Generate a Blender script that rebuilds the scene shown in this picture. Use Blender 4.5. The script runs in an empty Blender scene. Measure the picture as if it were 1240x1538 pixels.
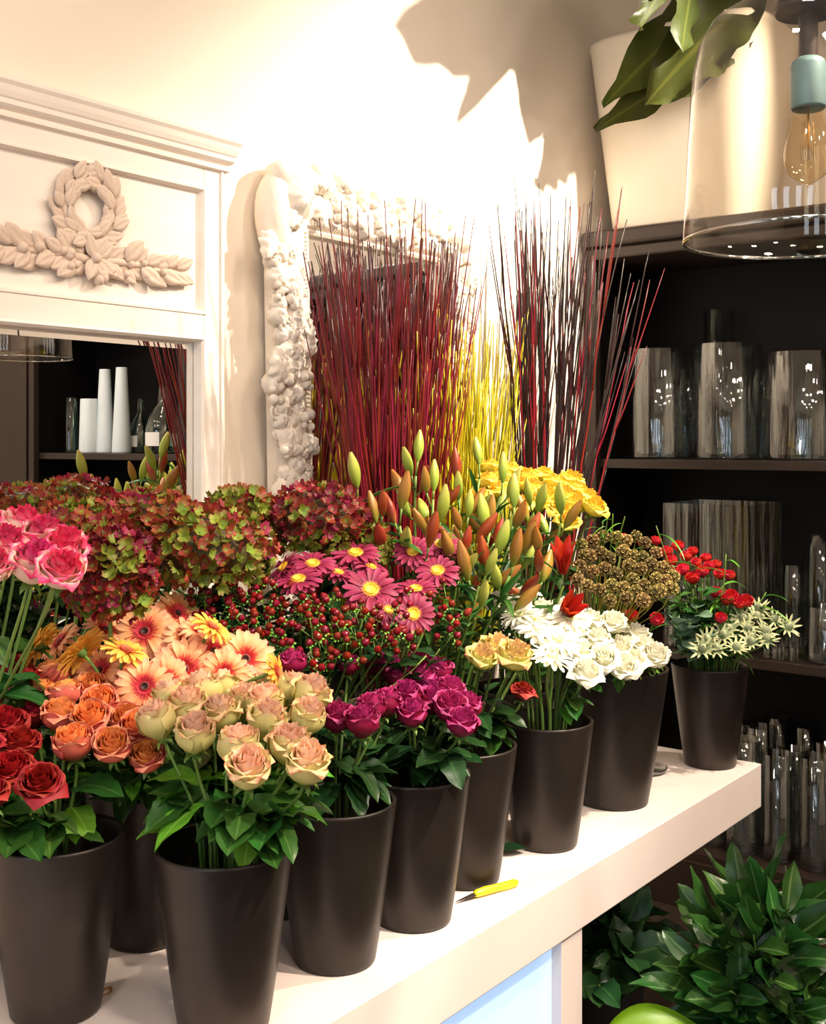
import bpy, bmesh, math, random
from mathutils import Vector, Matrix, Quaternion, noise
R = math.radians
random.seed(7)
SC = bpy.context.scene
COL = SC.collection
# ------------------------------------------------------------------ camera, light, exposure
F, CX, HY, EYE = 1737.0, 620.0, 662.0, 1.65
YAW = R(37.5)
FWD = Vector((math.cos(YAW), math.sin(YAW), 0)); RGT = Vector((math.sin(YAW), -math.cos(YAW), 0))
EYEP = Vector((0, 0, EYE))
cd = bpy.data.cameras.new('camera'); cam = bpy.data.objects.new('camera', cd); COL.objects.link(cam)
cam.location = EYEP; cam.rotation_euler = (R(90), 0, YAW - R(90))
cd.sensor_fit = 'VERTICAL'; cd.sensor_height = 24.0; cd.lens = F / 1538 * 24.0
cd.shift_y = -(769 - HY) / 1538; cd.clip_start = .02
SC.camera = cam
vs = SC.view_settings; vs.view_transform = 'Standard'; vs.look = 'None'; vs.gamma = 1; vs.use_curve_mapping = False
vs.exposure = 0.8
w = bpy.data.worlds.new('world'); SC.world = w; w.use_nodes = True
w.node_tree.nodes['Background'].inputs[0].default_value = (1, .86, .72, 1)
w.node_tree.nodes['Background'].inputs[1].default_value = .05
def spot(name, loc, aim, watt, size, blend, rad, col):
    l = bpy.data.lights.new(name, 'SPOT'); l.energy = watt; l.spot_size = R(size); l.spot_blend = blend
    l.shadow_soft_size = rad; l.color = col
    o = bpy.data.objects.new(name, l); COL.objects.link(o); o.location = loc
    o.rotation_euler = (Vector(aim) - Vector(loc)).to_track_quat('-Z', 'Y').to_euler()
def area(name, loc, aim, watt, sx, sy, col):
    l = bpy.data.lights.new(name, 'AREA'); l.energy = watt; l.shape = 'RECTANGLE'; l.size = sx; l.size_y = sy; l.color = col
    o = bpy.data.objects.new(name, l); COL.objects.link(o); o.location = loc
    o.rotation_euler = (Vector(aim) - Vector(loc)).to_track_quat('-Z', 'Y').to_euler()
WARM = (1, .86, .68)
spot('spot_wall', (3.75, .3, 3.5), (3.0, 2.1, 2.0), 430, 62, .8, .03, (1, .89, .74))
spot('spot_counter', (2.9, .1, 3.4), (2.6, 1.38, .9), 260, 56, .8, .04, WARM)
spot('spot_near', (1.9, -.5, 3.4), (1.5, 1.25, .85), 345, 47, 1, .05, (1, .87, .73))
for k in range(9):                                   # added overhead fill, split small so it sparkles in the vases
    area('ceiling_fill', (-.4 + 1.4 * (k % 3), -2.0 + 1.15 * (k // 3), 3.58), (-.4 + 1.4 * (k % 3), -2.0 + 1.15 * (k // 3), 0), 11.5, .22, .22, (1, .84, .71))
for k in range(4):                                   # unseen window's daylight, cut into strips to streak the glass reflections
    area('window_daylight', (-2.3, -.9 + .7 * k, 1.75), (1.5, -.9 + .7 * k, 1.5), 8, .32, 2.4, (.74, .87, 1))

# ------------------------------------------------------------------ helpers
def rayd(u, v): return FWD + RGT * ((u - CX) / F) + Vector((0, 0, -(v - HY) / F))
def at(u, v, d): return EYEP + rayd(u, v) * d
def on_y(u, v, y): r = rayd(u, v); return EYEP + r * (y / r.y)
def on_x(u, v, x): r = rayd(u, v); return EYEP + r * (x / r.x)
def rnd(a, b): return random.uniform(a, b)
def lin(h):
    h = h.lstrip('#'); c = [int(h[i:i + 2], 16) / 255 for i in (0, 2, 4)]
    return tuple(x / 12.92 if x <= .04045 else ((x + .055) / 1.055) ** 2.4 for x in c) + (1,)
def mesh(name, verts, faces, mat, uv=None, smooth=True):
    me = bpy.data.meshes.new(name); me.from_pydata(verts, [], faces)
    if uv is not None:
        l = me.uv_layers.new(name='UVMap'); vi = [0] * len(me.loops); me.loops.foreach_get('vertex_index', vi)
        fl = []
        for i in vi: fl += uv[i]
        l.data.foreach_set('uv', fl)
    if smooth: me.polygons.foreach_set('use_smooth', [True] * len(me.polygons))
    for m in (mat if isinstance(mat, (list, tuple)) else [mat]): me.materials.append(m)
    return me
def link(name, me, parent=None, M=None):
    o = bpy.data.objects.new(name, me); COL.objects.link(o)
    if parent is not None: o.parent = parent
    if M is not None: o.matrix_basis = M
    return o
def tag(o, label=None, cat=None, group=None, kind=None):
    if label: o['label'] = label
    if cat: o['category'] = cat
    if group: o['group'] = group
    if kind: o['kind'] = kind
    return o
def thing(name, label, cat, loc=(0, 0, 0), group=None, M=None):
    o = bpy.data.objects.new(name, None); COL.objects.link(o); o.empty_display_size = .02
    o.matrix_basis = M if M is not None else Matrix.Translation(Vector(loc))
    return tag(o, label, cat, group)
def frame(d, up=Vector((0, 0, 1)), s=1.0, loc=(0, 0, 0)):
    """columns: X side, Y along d, Z normal nearest up"""
    y = Vector(d).normalized(); x = y.cross(up)
    if x.length < 1e-4: x = y.cross(Vector((1, 0, .1)))
    x.normalize(); z = x.cross(y)
    M = Matrix((x, y, z)).transposed().to_4x4() @ Matrix.Scale(s, 4)
    M.translation = Vector(loc); return M
def axis_frame(z, s=1.0, loc=(0, 0, 0), spin=0.0):
    q = Vector((0, 0, 1)).rotation_difference(Vector(z).normalized())
    M = (q.to_matrix() @ Matrix.Rotation(spin, 3, 'Z')).to_4x4() @ Matrix.Scale(s, 4)
    M.translation = Vector(loc); return M
class MB:
    """collects pieces of one mesh"""
    def __init__(s): s.v = []; s.f = []; s.uv = []
    def add(s, v, f, uv=None):
        n = len(s.v); s.v += [tuple(p) for p in v]; s.f += [tuple(i + n for i in q) for q in f]
        s.uv += list(uv) if uv else [(0.5, 0.5)] * len(v)
    def addM(s, v, f, M, uv=None): s.add([M @ Vector(p) for p in v], f, uv)
    def box(s, x0, x1, y0, y1, z0, z1):
        s.add([(x0, y0, z0), (x1, y0, z0), (x1, y1, z0), (x0, y1, z0), (x0, y0, z1), (x1, y0, z1), (x1, y1, z1), (x0, y1, z1)],
              [(3, 2, 1, 0), (4, 5, 6, 7), (0, 1, 5, 4), (1, 2, 6, 5), (2, 3, 7, 6), (3, 0, 4, 7)])
    def build(s, name, mat, smooth=True): return mesh(name, s.v, s.f, mat, s.uv, smooth)
def box_mesh(name, x0, x1, y0, y1, z0, z1, mat, bev=.004):
    bm = bmesh.new(); bmesh.ops.create_cube(bm, size=1)
    for v in bm.verts: v.co = ((x0 + x1) / 2 + v.co.x * (x1 - x0), (y0 + y1) / 2 + v.co.y * (y1 - y0), (z0 + z1) / 2 + v.co.z * (z1 - z0))
    if bev: bmesh.ops.bevel(bm, geom=bm.edges[:], offset=bev, segments=2, affect='EDGES', profile=.5)
    me = bpy.data.meshes.new(name); bm.to_mesh(me); bm.free(); me.materials.append(mat); return me
def tube(pts, rads, n=6, cap=True):
    v, f, uv = [], [], []
    pts = [Vector(p) for p in pts]
    ref = Vector((.31, .22, .05)).normalized()
    for i, p in enumerate(pts):
        t = (pts[min(i + 1, len(pts) - 1)] - pts[max(i - 1, 0)]).normalized()
        a = t.cross(ref)
        if a.length < .05: a = t.cross(Vector((0, 1, 0)))
        a.normalize(); b = t.cross(a); r = rads[i] if isinstance(rads, (list, tuple)) else rads
        for k in range(n):
            an = 2 * math.pi * k / n; v.append(tuple(p + (a * math.cos(an) + b * math.sin(an)) * r)); uv.append((k / n, i / max(1, len(pts) - 1)))
    for i in range(len(pts) - 1):
        for k in range(n):
            k2 = (k + 1) % n; f.append((i * n + k, (i + 1) * n + k, (i + 1) * n + k2, i * n + k2))
    if cap: f.append(tuple(range(n))); f.append(tuple(reversed(range((len(pts) - 1) * n, len(pts) * n))))
    return v, f, uv
def lathe(prof, n=32, closed=False):
    v, f, uv = [], [], []
    m = len(prof)
    for i, (r, z) in enumerate(prof):
        for k in range(n):
            a = 2 * math.pi * k / n; v.append((r * math.cos(a), r * math.sin(a), z)); uv.append((k / n, i / max(1, m - 1)))
    for i in range(m if closed else m - 1):
        j = (i + 1) % m
        for k in range(n):
            k2 = (k + 1) % n; f.append((i * n + k, i * n + k2, j * n + k2, j * n + k))
    return v, f, uv
def grid_faces(nu, nv):
    return [(j * nu + i, j * nu + i + 1, (j + 1) * nu + i + 1, (j + 1) * nu + i) for j in range(nv - 1) for i in range(nu - 1)]
def bez(a, b, c, d, n):
    o = []
    for i in range(n + 1):
        t = i / n; q = 1 - t
        o.append(a * q ** 3 + b * 3 * q * q * t + c * 3 * q * t * t + d * t ** 3)
    return o
# ------------------------------------------------------------------ materials
def newmat(name):
    m = bpy.data.materials.new(name); m.use_nodes = True; nt = m.node_tree; nt.nodes.clear()
    out = nt.nodes.new('ShaderNodeOutputMaterial'); return m, nt, out
def principled(nt, rough, metal=0, coat=0, spec=.5):
    p = nt.nodes.new('ShaderNodeBsdfPrincipled'); p.inputs['Roughness'].default_value = rough
    p.inputs['Metallic'].default_value = metal; p.inputs['Coat Weight'].default_value = coat
    p.inputs['Specular IOR Level'].default_value = spec; return p
def ramp(nt, stops):
    r = nt.nodes.new('ShaderNodeValToRGB'); e = r.color_ramp.elements
    while len(e) > 1: e.remove(e[-1])
    e[0].position = stops[0][0]; e[0].color = lin(stops[0][1])
    for p, c in stops[1:]: q = e.new(p); q.color = lin(c)
    return r
def surf(name, c1, c2=None, scale=8, rough=.5, metal=0, bump=0, bscale=60, stretch=None, coat=0, spec=.5, detail=4, vary=0):
    """noise between two colours, optional bump"""
    m, nt, out = newmat(name); N, L = nt.nodes, nt.links
    p = principled(nt, rough, metal, coat, spec)
    tc = N.new('ShaderNodeTexCoord'); mp = N.new('ShaderNodeMapping'); L.new(tc.outputs['Object'], mp.inputs[0])
    if stretch: mp.inputs['Scale'].default_value = stretch
    nz = N.new('ShaderNodeTexNoise'); nz.inputs['Scale'].default_value = scale; nz.inputs['Detail'].default_value = detail
    L.new(mp.outputs[0], nz.inputs['Vector'])
    r = ramp(nt, [(.3, c1), (.7, c2 or c1)]); L.new(nz.outputs['Fac'], r.inputs[0])
    src = r.outputs[0]
    if vary: src = vary_node(nt, src, vary)
    L.new(src, p.inputs['Base Color'])
    if bump:
        n2 = N.new('ShaderNodeTexNoise'); n2.inputs['Scale'].default_value = bscale; n2.inputs['Detail'].default_value = 5
        L.new(mp.outputs[0], n2.inputs['Vector'])
        b = N.new('ShaderNodeBump'); b.inputs['Strength'].default_value = bump; b.inputs['Distance'].default_value = .01
        L.new(n2.outputs['Fac'], b.inputs['Height']); L.new(b.outputs[0], p.inputs['Normal'])
    L.new(p.outputs[0], out.inputs[0]); return m
def vary_node(nt, src, amt):
    N, L = nt.nodes, nt.links
    oi = N.new('ShaderNodeObjectInfo'); h = N.new('ShaderNodeHueSaturation')
    mr = N.new('ShaderNodeMapRange'); mr.inputs['To Min'].default_value = 1 - amt; mr.inputs['To Max'].default_value = 1 + amt
    L.new(oi.outputs['Random'], mr.inputs['Value']); L.new(mr.outputs[0], h.inputs['Value'])
    m2 = N.new('ShaderNodeMath'); m2.operation = 'MULTIPLY'; m2.inputs[1].default_value = 7.31; L.new(oi.outputs['Random'], m2.inputs[0])
    fr = N.new('ShaderNodeMath'); fr.operation = 'FRACT'; L.new(m2.outputs[0], fr.inputs[0])
    mh = N.new('ShaderNodeMapRange'); mh.inputs['To Min'].default_value = .5 - amt * .07; mh.inputs['To Max'].default_value = .5 + amt * .07
    L.new(fr.outputs[0], mh.inputs['Value']); L.new(mh.outputs[0], h.inputs['Hue'])
    L.new(src, h.inputs['Color']); return h.outputs[0]
def petal_mat(name, stops, trans=.25, rough=.55, vary=.12, nscale=30, namt=.12, vein=None):
    """colour along the petal (UV v), translucent tissue"""
    m, nt, out = newmat(name); N, L = nt.nodes, nt.links
    uv = N.new('ShaderNodeUVMap'); sp = N.new('ShaderNodeSeparateXYZ'); L.new(uv.outputs[0], sp.inputs[0])
    tc = N.new('ShaderNodeTexCoord'); nz = N.new('ShaderNodeTexNoise'); nz.inputs['Scale'].default_value = nscale / 10; L.new(tc.outputs['Object'], nz.inputs['Vector'])
    ma = N.new('ShaderNodeMath'); ma.operation = 'MULTIPLY_ADD'; ma.inputs[1].default_value = namt * 2; ma.inputs[2].default_value = -namt
    L.new(nz.outputs['Fac'], ma.inputs[0])
    ad = N.new('ShaderNodeMath'); ad.operation = 'ADD'; L.new(sp.outputs['Y'], ad.inputs[0]); L.new(ma.outputs[0], ad.inputs[1])
    r = ramp(nt, stops); L.new(ad.outputs[0], r.inputs[0]); src = r.outputs[0]
    if vein:
        dx = N.new('ShaderNodeMath'); dx.operation = 'SUBTRACT'; dx.inputs[1].default_value = .5; L.new(sp.outputs['X'], dx.inputs[0])
        ab = N.new('ShaderNodeMath'); ab.operation = 'ABSOLUTE'; L.new(dx.outputs[0], ab.inputs[0])
        mr = N.new('ShaderNodeMapRange'); mr.inputs['From Min'].default_value = .02; mr.inputs['From Max'].default_value = .06
        mr.inputs['To Min'].default_value = .55; mr.inputs['To Max'].default_value = 0; L.new(ab.outputs[0], mr.inputs['Value'])
        mx = N.new('ShaderNodeMixRGB'); mx.inputs['Color2'].default_value = lin(vein)
        L.new(mr.outputs[0], mx.inputs['Fac']); L.new(src, mx.inputs['Color1']); src = mx.outputs[0]
    src = vary_node(nt, src, vary)
    p = principled(nt, rough, spec=.35); L.new(src, p.inputs['Base Color'])
    t = N.new('ShaderNodeBsdfTranslucent'); L.new(src, t.inputs['Color'])
    mix = N.new('ShaderNodeMixShader'); mix.inputs[0].default_value = trans
    L.new(p.outputs[0], mix.inputs[1]); L.new(t.outputs[0], mix.inputs[2]); L.new(mix.outputs[0], out.inputs[0])
    return m
def thin_glass(name, tint, rough=.02, f0=.05, gain=1.0, wave=0):
    """thin clear shell: see-through with Schlick reflections from either side"""
    m, nt, out = newmat(name); N, L = nt.nodes, nt.links
    t = N.new('ShaderNodeBsdfTransparent'); t.inputs[0].default_value = lin(tint)
    g = N.new('ShaderNodeBsdfGlossy'); g.inputs['Roughness'].default_value = rough
    lw = N.new('ShaderNodeLayerWeight'); lw.inputs['Blend'].default_value = .5
    if wave:
        tc = N.new('ShaderNodeTexCoord'); mp = N.new('ShaderNodeMapping'); mp.inputs['Scale'].default_value = (1, 1, .06); L.new(tc.outputs['Object'], mp.inputs[0])
        nz = N.new('ShaderNodeTexNoise'); nz.inputs['Scale'].default_value = 40; L.new(mp.outputs[0], nz.inputs['Vector'])
        b = N.new('ShaderNodeBump'); b.inputs['Strength'].default_value = wave; b.inputs['Distance'].default_value = .004; L.new(nz.outputs['Fac'], b.inputs['Height']); L.new(b.outputs[0], g.inputs['Normal'])
    pw = N.new('ShaderNodeMath'); pw.operation = 'POWER'; pw.inputs[1].default_value = 4.0; L.new(lw.outputs['Facing'], pw.inputs[0])
    ma = N.new('ShaderNodeMath'); ma.operation = 'MULTIPLY_ADD'; ma.use_clamp = True; ma.inputs[1].default_value = (1 - f0) * .8 * gain; ma.inputs[2].default_value = f0; L.new(pw.outputs[0], ma.inputs[0])
    mix = N.new('ShaderNodeMixShader'); L.new(ma.outputs[0], mix.inputs[0]); L.new(t.outputs[0], mix.inputs[1]); L.new(g.outputs[0], mix.inputs[2])
    L.new(mix.outputs[0], out.inputs[0]); return m
def glow(name, col, s):
    m, nt, out = newmat(name); p = principled(nt, .25); p.inputs['Base Color'].default_value = lin(col)
    p.inputs['Emission Color'].default_value = lin(col); p.inputs['Emission Strength'].default_value = s
    nt.links.new(p.outputs[0], out.inputs[0]); return m
M_wall = surf('wall_plaster', '#f0e2d0', '#f3e6d5', 3, .85, bump=.05, bscale=40)
M_ceil = surf('ceiling_paint', '#efe8dc', '#f2ece0', 3, .9)
M_floor = surf('floor_dark_tile', '#2a211c', '#352a23', 5, .35, bump=.1)
M_white = surf('counter_laminate', '#dfd0c8', '#e5d7d0', 4, .28)
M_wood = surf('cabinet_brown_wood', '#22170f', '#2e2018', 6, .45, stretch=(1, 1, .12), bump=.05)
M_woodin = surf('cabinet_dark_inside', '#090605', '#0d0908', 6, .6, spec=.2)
M_pot = surf('bronze_pot', '#1f1a17', '#332a24', 5, .38, metal=.3, bump=.06, bscale=25, spec=.45, detail=6, vary=.08)
M_potin = surf('pot_inside', '#1b1714', '#241e1a', 5, .6)
M_gess = surf('painted_wood', '#f0e2d2', '#f7ecdf', 10, .6, stretch=(.25, 1, 1.4), bump=.06, bscale=30)
M_carv = surf('carved_applique', '#cdb49e', '#dcc6b2', 18, .6, bump=.1)
M_plaster = surf('carved_plaster', '#e6d8c6', '#f2e7d8', 14, .7, bump=.25, bscale=45)
M_planter = surf('planter_white', '#f0e4d0', '#f3e8d6', 4, .45)
M_soil = surf('soil', '#1a120c', '#2a1d13', 40, .9, bump=.5)
M_mirror, nt_, o_ = newmat('mirror_silver'); p_ = principled(nt_, .0, 1); p_.inputs['Base Color'].default_value = (.9, .9, .88, 1); nt_.links.new(p_.outputs[0], o_.inputs[0])
M_blue = glow('backlit_blue_glass', '#a9c8ee', .5)
M_lampglass = thin_glass('pendant_glass', '#f6f1e9', .015, .07, 1.25)
M_rim = thin_glass('pendant_glass_rim', '#e6ece8', .03, .45, 1)
M_bulb = thin_glass('bulb_glass', '#fbf2df', .015, .05)
M_vase = thin_glass('vase_glass', '#f8fbfa', .02, .11, 1, .9)
M_vaseg = thin_glass('vase_glass_greenish', '#e8f4ee', .02, .12, 1, .5)
M_verdi = surf('lamp_socket_verdigris', '#5f7f86', '#7b9aa0', 12, .5, metal=.3)
M_lampdark = surf('lamp_dark_metal', '#3a3230', '#4a403c', 9, .45, metal=.5)
M_fil = surf('filament', '#c9a268', '#d9b880', 9, .4, metal=.6)
M_wax = surf('white_ceramic', '#dfe9ec', '#e8f0f2', 6, .4)
M_paper = surf('paper_label', '#e9e7e0', '#f1efe8', 6, .7)
M_yel = surf('yellow_plastic', '#f0d416', '#f5dc25', 6, .35)
M_steel = surf('steel', '#6c6a68', '#8a8886', 8, .25, metal=1)
M_rubber = surf('rubber_band', '#a8702c', '#b97f38', 8, .5)
M_stem = petal_mat('green_stem', [(0, '#4f7030'), (1, '#6f8c3c')], .05, .5, .2)
M_stemd = petal_mat('dark_stem', [(0, '#3c5426'), (1, '#55702f')], .05, .5, .2)
M_stemy = petal_mat('straw_stem', [(0, '#a89a34'), (1, '#b3a548')], .05, .55, .15)
def leafmat(n, a, b, vein, rough=.38): return petal_mat(n, [(0, a), (1, b)], .2, rough, .3, 20, .3, vein)
M_leaf = leafmat('rose_leaf', '#264a1c', '#335e22', '#587e3c')
M_leafd = leafmat('dark_leaf', '#18341a', '#22461e', '#3e6030')
M_leafb = leafmat('bright_leaf', '#4c8a22', '#62a02c', '#8cc050')
M_laurel = leafmat('laurel_leaf', '#203f18', '#2c521f', '#688a4c', .3)
M_grey = leafmat('grey_green_leaf', '#5f8068', '#7a9a80', '#94b29a')
M_fig = leafmat('planter_leaf', '#343a10', '#434a14', '#6a6c28', .5)
M_lime = petal_mat('lime_leaf', [(0, '#55780e'), (1, '#668c12')], .2, .4, .1)

# ------------------------------------------------------------------ room
YW, XW, CT = 2.12, 4.26, .735
def struct(name, me): return tag(link(name, me), kind='structure')
struct('floor', box_mesh('floor', -2.6, XW, -3.2, YW, -.1, 0, M_floor, 0))
struct('wall_back', box_mesh('wall_back', -2.6, XW, YW, YW + .12, 0, 3.6, M_wall, 0))
struct('wall_right', box_mesh('wall_right', XW, XW + .12, -3.2, YW + .12, 0, 3.6, M_wall, 0))
struct('ceiling', box_mesh('ceiling', -2.6, XW + .12, -3.2, YW + .12, 3.6, 3.7, M_ceil, 0))
struct('wall_front', box_mesh('wall_front', -2.6, XW, -3.32, -3.2, 0, 3.6, M_wall, 0))

# ------------------------------------------------------------------ counter
def build_counter():
    x0, x1, y0, y1 = -.5, 3.2, 1.212, 2.118
    t = thing('counter', 'long white counter with thick top and backlit blue front panel', 'counter', (0, 0, 0))
    link('counter_top', box_mesh('counter_top', x0, x1, y0, y1, CT - .122, CT, M_white, .0025), t)
    zb = CT - .122
    for a, b in ((2.095, 2.182), (.75, .837), (-.45, -.363)):
        link('leg', box_mesh('leg', a, b, y0 + .006, y1 - .05, 0, zb, M_white, .002), t)
    for a, b in ((.837, 2.095), (-.363, .75)):
        p = link('front_panel', box_mesh('front_panel', a, b, y0 + .03, y0 + .045, .06, zb, M_blue, .001), t)
        tag(p, 'pale blue backlit glass panel')
        link('plinth', box_mesh('plinth', a, b, y0 + .03, y0 + .06, 0, .06, M_white, .001), t)
build_counter()

# ------------------------------------------------------------------ shelving cabinets
XC = 3.8
SHZ = (.2, .905, 1.583)
def build_cabinet(ya, yb, label):
    t = thing('shelving_cabinet', label, 'cabinet', (XC, (ya + yb) / 2, 0))
    xb, ztop = XW - .004, 2.36
    def pt(name, *a, m=M_wood, bev=.003):
        a = list(a); a[0] -= XC; a[1] -= XC; a[2] -= (ya + yb) / 2; a[3] -= (ya + yb) / 2
        return link(name, box_mesh(name, *a, m, bev), t)
    pt('post', XC, XC + .035, yb - .048, yb, 0, ztop); pt('post', XC, XC + .035, ya, ya + .048, 0, ztop)
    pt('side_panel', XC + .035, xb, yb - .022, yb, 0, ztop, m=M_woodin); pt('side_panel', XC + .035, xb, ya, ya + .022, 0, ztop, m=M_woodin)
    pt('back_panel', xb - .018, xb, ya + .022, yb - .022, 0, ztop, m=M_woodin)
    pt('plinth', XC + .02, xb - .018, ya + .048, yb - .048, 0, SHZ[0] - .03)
    for z in SHZ: pt('shelf', XC + .036, xb - .018, ya + .022, yb - .022, z - .034, z)
    pt('cornice', XC - .03, xb, ya + .001, yb - .001, ztop, ztop + .06, bev=.012)
    c = pt('cornice_lip', XC - .012, xb, ya + .001, yb - .001, ztop - .045, ztop, bev=.008)
    return t
build_cabinet(.99, 2.112, 'dark brown shelving cabinet below the white planter')
build_cabinet(-.13, .988, 'dark brown shelving cabinet beside the one under the planter')
build_cabinet(-1.42, -.132, 'dark brown shelving cabinet of white candles and carafes shown in the mirror')
def door_cab():
    t = thing('tall_cupboard', 'tall plain dark brown cupboard shown at the edge of the mirror', 'cupboard', (XC, -1.98, 0))
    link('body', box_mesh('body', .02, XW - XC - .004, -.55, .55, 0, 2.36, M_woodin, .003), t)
    for s in (-1, 1):
        d = link('door', box_mesh('door', 0, .02, min(0, s * .54) + .003, max(0, s * .54) - .003, .08, 2.33, M_wood, .003), t)
        link('knob', box_mesh('knob', -.02, 0, s * .05 - .01, s * .05 + .01, 1.1, 1.12, M_steel, .004), d)
door_cab()

# ------------------------------------------------------------------ overmantel (trumeau) mirror
def rect_sweep(x0, x1, z0, z1, prof, mat, name):
    """mitred moulding round a rectangle; prof = (outward offset, height towards the room = -Y)"""
    mb = MB(); n = len(prof)
    cs = [(x0, z0, -1, -1), (x1, z0, 1, -1), (x1, z1, 1, 1), (x0, z1, -1, 1)]
    v = [];
    for (x, z, sx, sz) in cs:
        for o, h in prof: v.append((x + sx * o, -h, z + sz * o))
    f = []
    for c in range(4):
        d = (c + 1) % 4
        for i in range(n - 1): f.append((c * n + i, d * n + i, d * n + i + 1, c * n + i + 1))
    mb.add(v, f); return mb.build(name, mat, False)
def relief_leaf(lobes=0, L=9, W=6, wid=.5, high=.16, fold=.05):
    v, uv = [], []
    for j in range(L + 1):
        s = j / L; w = math.sin(math.pi * min(1, s * .97 + .03)) ** .75 * wid * (1 - .25 * s)
        if lobes: w *= 1 + .22 * math.cos(s * math.pi * 2 * lobes)
        for i in range(W + 1):
            a = i / W * 2 - 1
            z = high * math.sin(math.pi * s) ** .5 * (1 - a * a) ** .6 - fold * math.exp(-(a * 5) ** 2) * math.sin(math.pi * s) + .10 * s * s
            v.append((a * w, s, z)); uv.append((i / W, s))
    return v, grid_faces(W + 1, L + 1), uv
def disc_relief(n=18, lobes=5, high=.35):
    v = [(0, 0, high * .8)]; f = []
    rings = 5
    for r in range(1, rings + 1):
        q = r / rings
        for k in range(n):
            a = 2 * math.pi * k / n; rr = q * (1 + .16 * math.cos(lobes * a) * q)
            z = high * (math.cos(q * math.pi / 2) ** .6 if q < 1 else 0) + .12 * math.sin(q * math.pi * 2) * (.6 + .4 * math.cos(lobes * a))
            v.append((rr * math.cos(a), rr * math.sin(a), max(z, -.02)))
    for k in range(n): f.append((0, 1 + k, 1 + (k + 1) % n))
    for r in range(rings - 1):
        for k in range(n):
            k2 = (k + 1) % n; a = 1 + r * n; f.append((a + k, a + n + k, a + n + k2, a + k2))
    return v, f, None
def ball(nu=10, nv=7, sz=1.0):
    prof = [(max(1e-4, math.sin(math.pi * i / nv)), -math.cos(math.pi * i / nv) * sz) for i in range(nv + 1)]
    return lathe(prof, nu)
def scroll(turns=1.6, thick=.16):
    pts, rad = [], []
    for i in range(22):
        t = i / 21; a = t * turns * 2 * math.pi; r = 1 - .82 * t
        pts.append((r * math.cos(a), r * math.sin(a), .12 + .22 * t)); rad.append(thick * (1 - .45 * t))
    return tube(pts, rad, 7)
def wallM(x, z, ang, s, out=0.0):
    """local XY of a relief -> wall plane (x right, z up), relief height towards -Y"""
    B = Matrix(((1, 0, 0), (0, 0, -1), (0, 1, 0))).to_4x4()
    M = Matrix.Translation((x, -out, z)) @ B @ Matrix.Rotation(ang, 4, 'Z') @ Matrix.Scale(s, 4); return M
def mirror_pane(x0, x1, z0, z1, bw, dep, parent):
    v = [(x0, 0, z0), (x1, 0, z0), (x1, 0, z1), (x0, 0, z1), (x0 + bw, -dep, z0 + bw), (x1 - bw, -dep, z0 + bw), (x1 - bw, -dep, z1 - bw), (x0 + bw, -dep, z1 - bw)]
    g = link('mirror_glass', mesh('mirror_glass', v[4:], [(0, 1, 2, 3)], M_mirror, smooth=False), parent)
    link('bevel', mesh('bevel', v, [(0, 1, 5, 4), (1, 2, 6, 5), (2, 3, 7, 6), (3, 0, 4, 7)], M_mirror, smooth=False), g)
    return g
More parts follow.
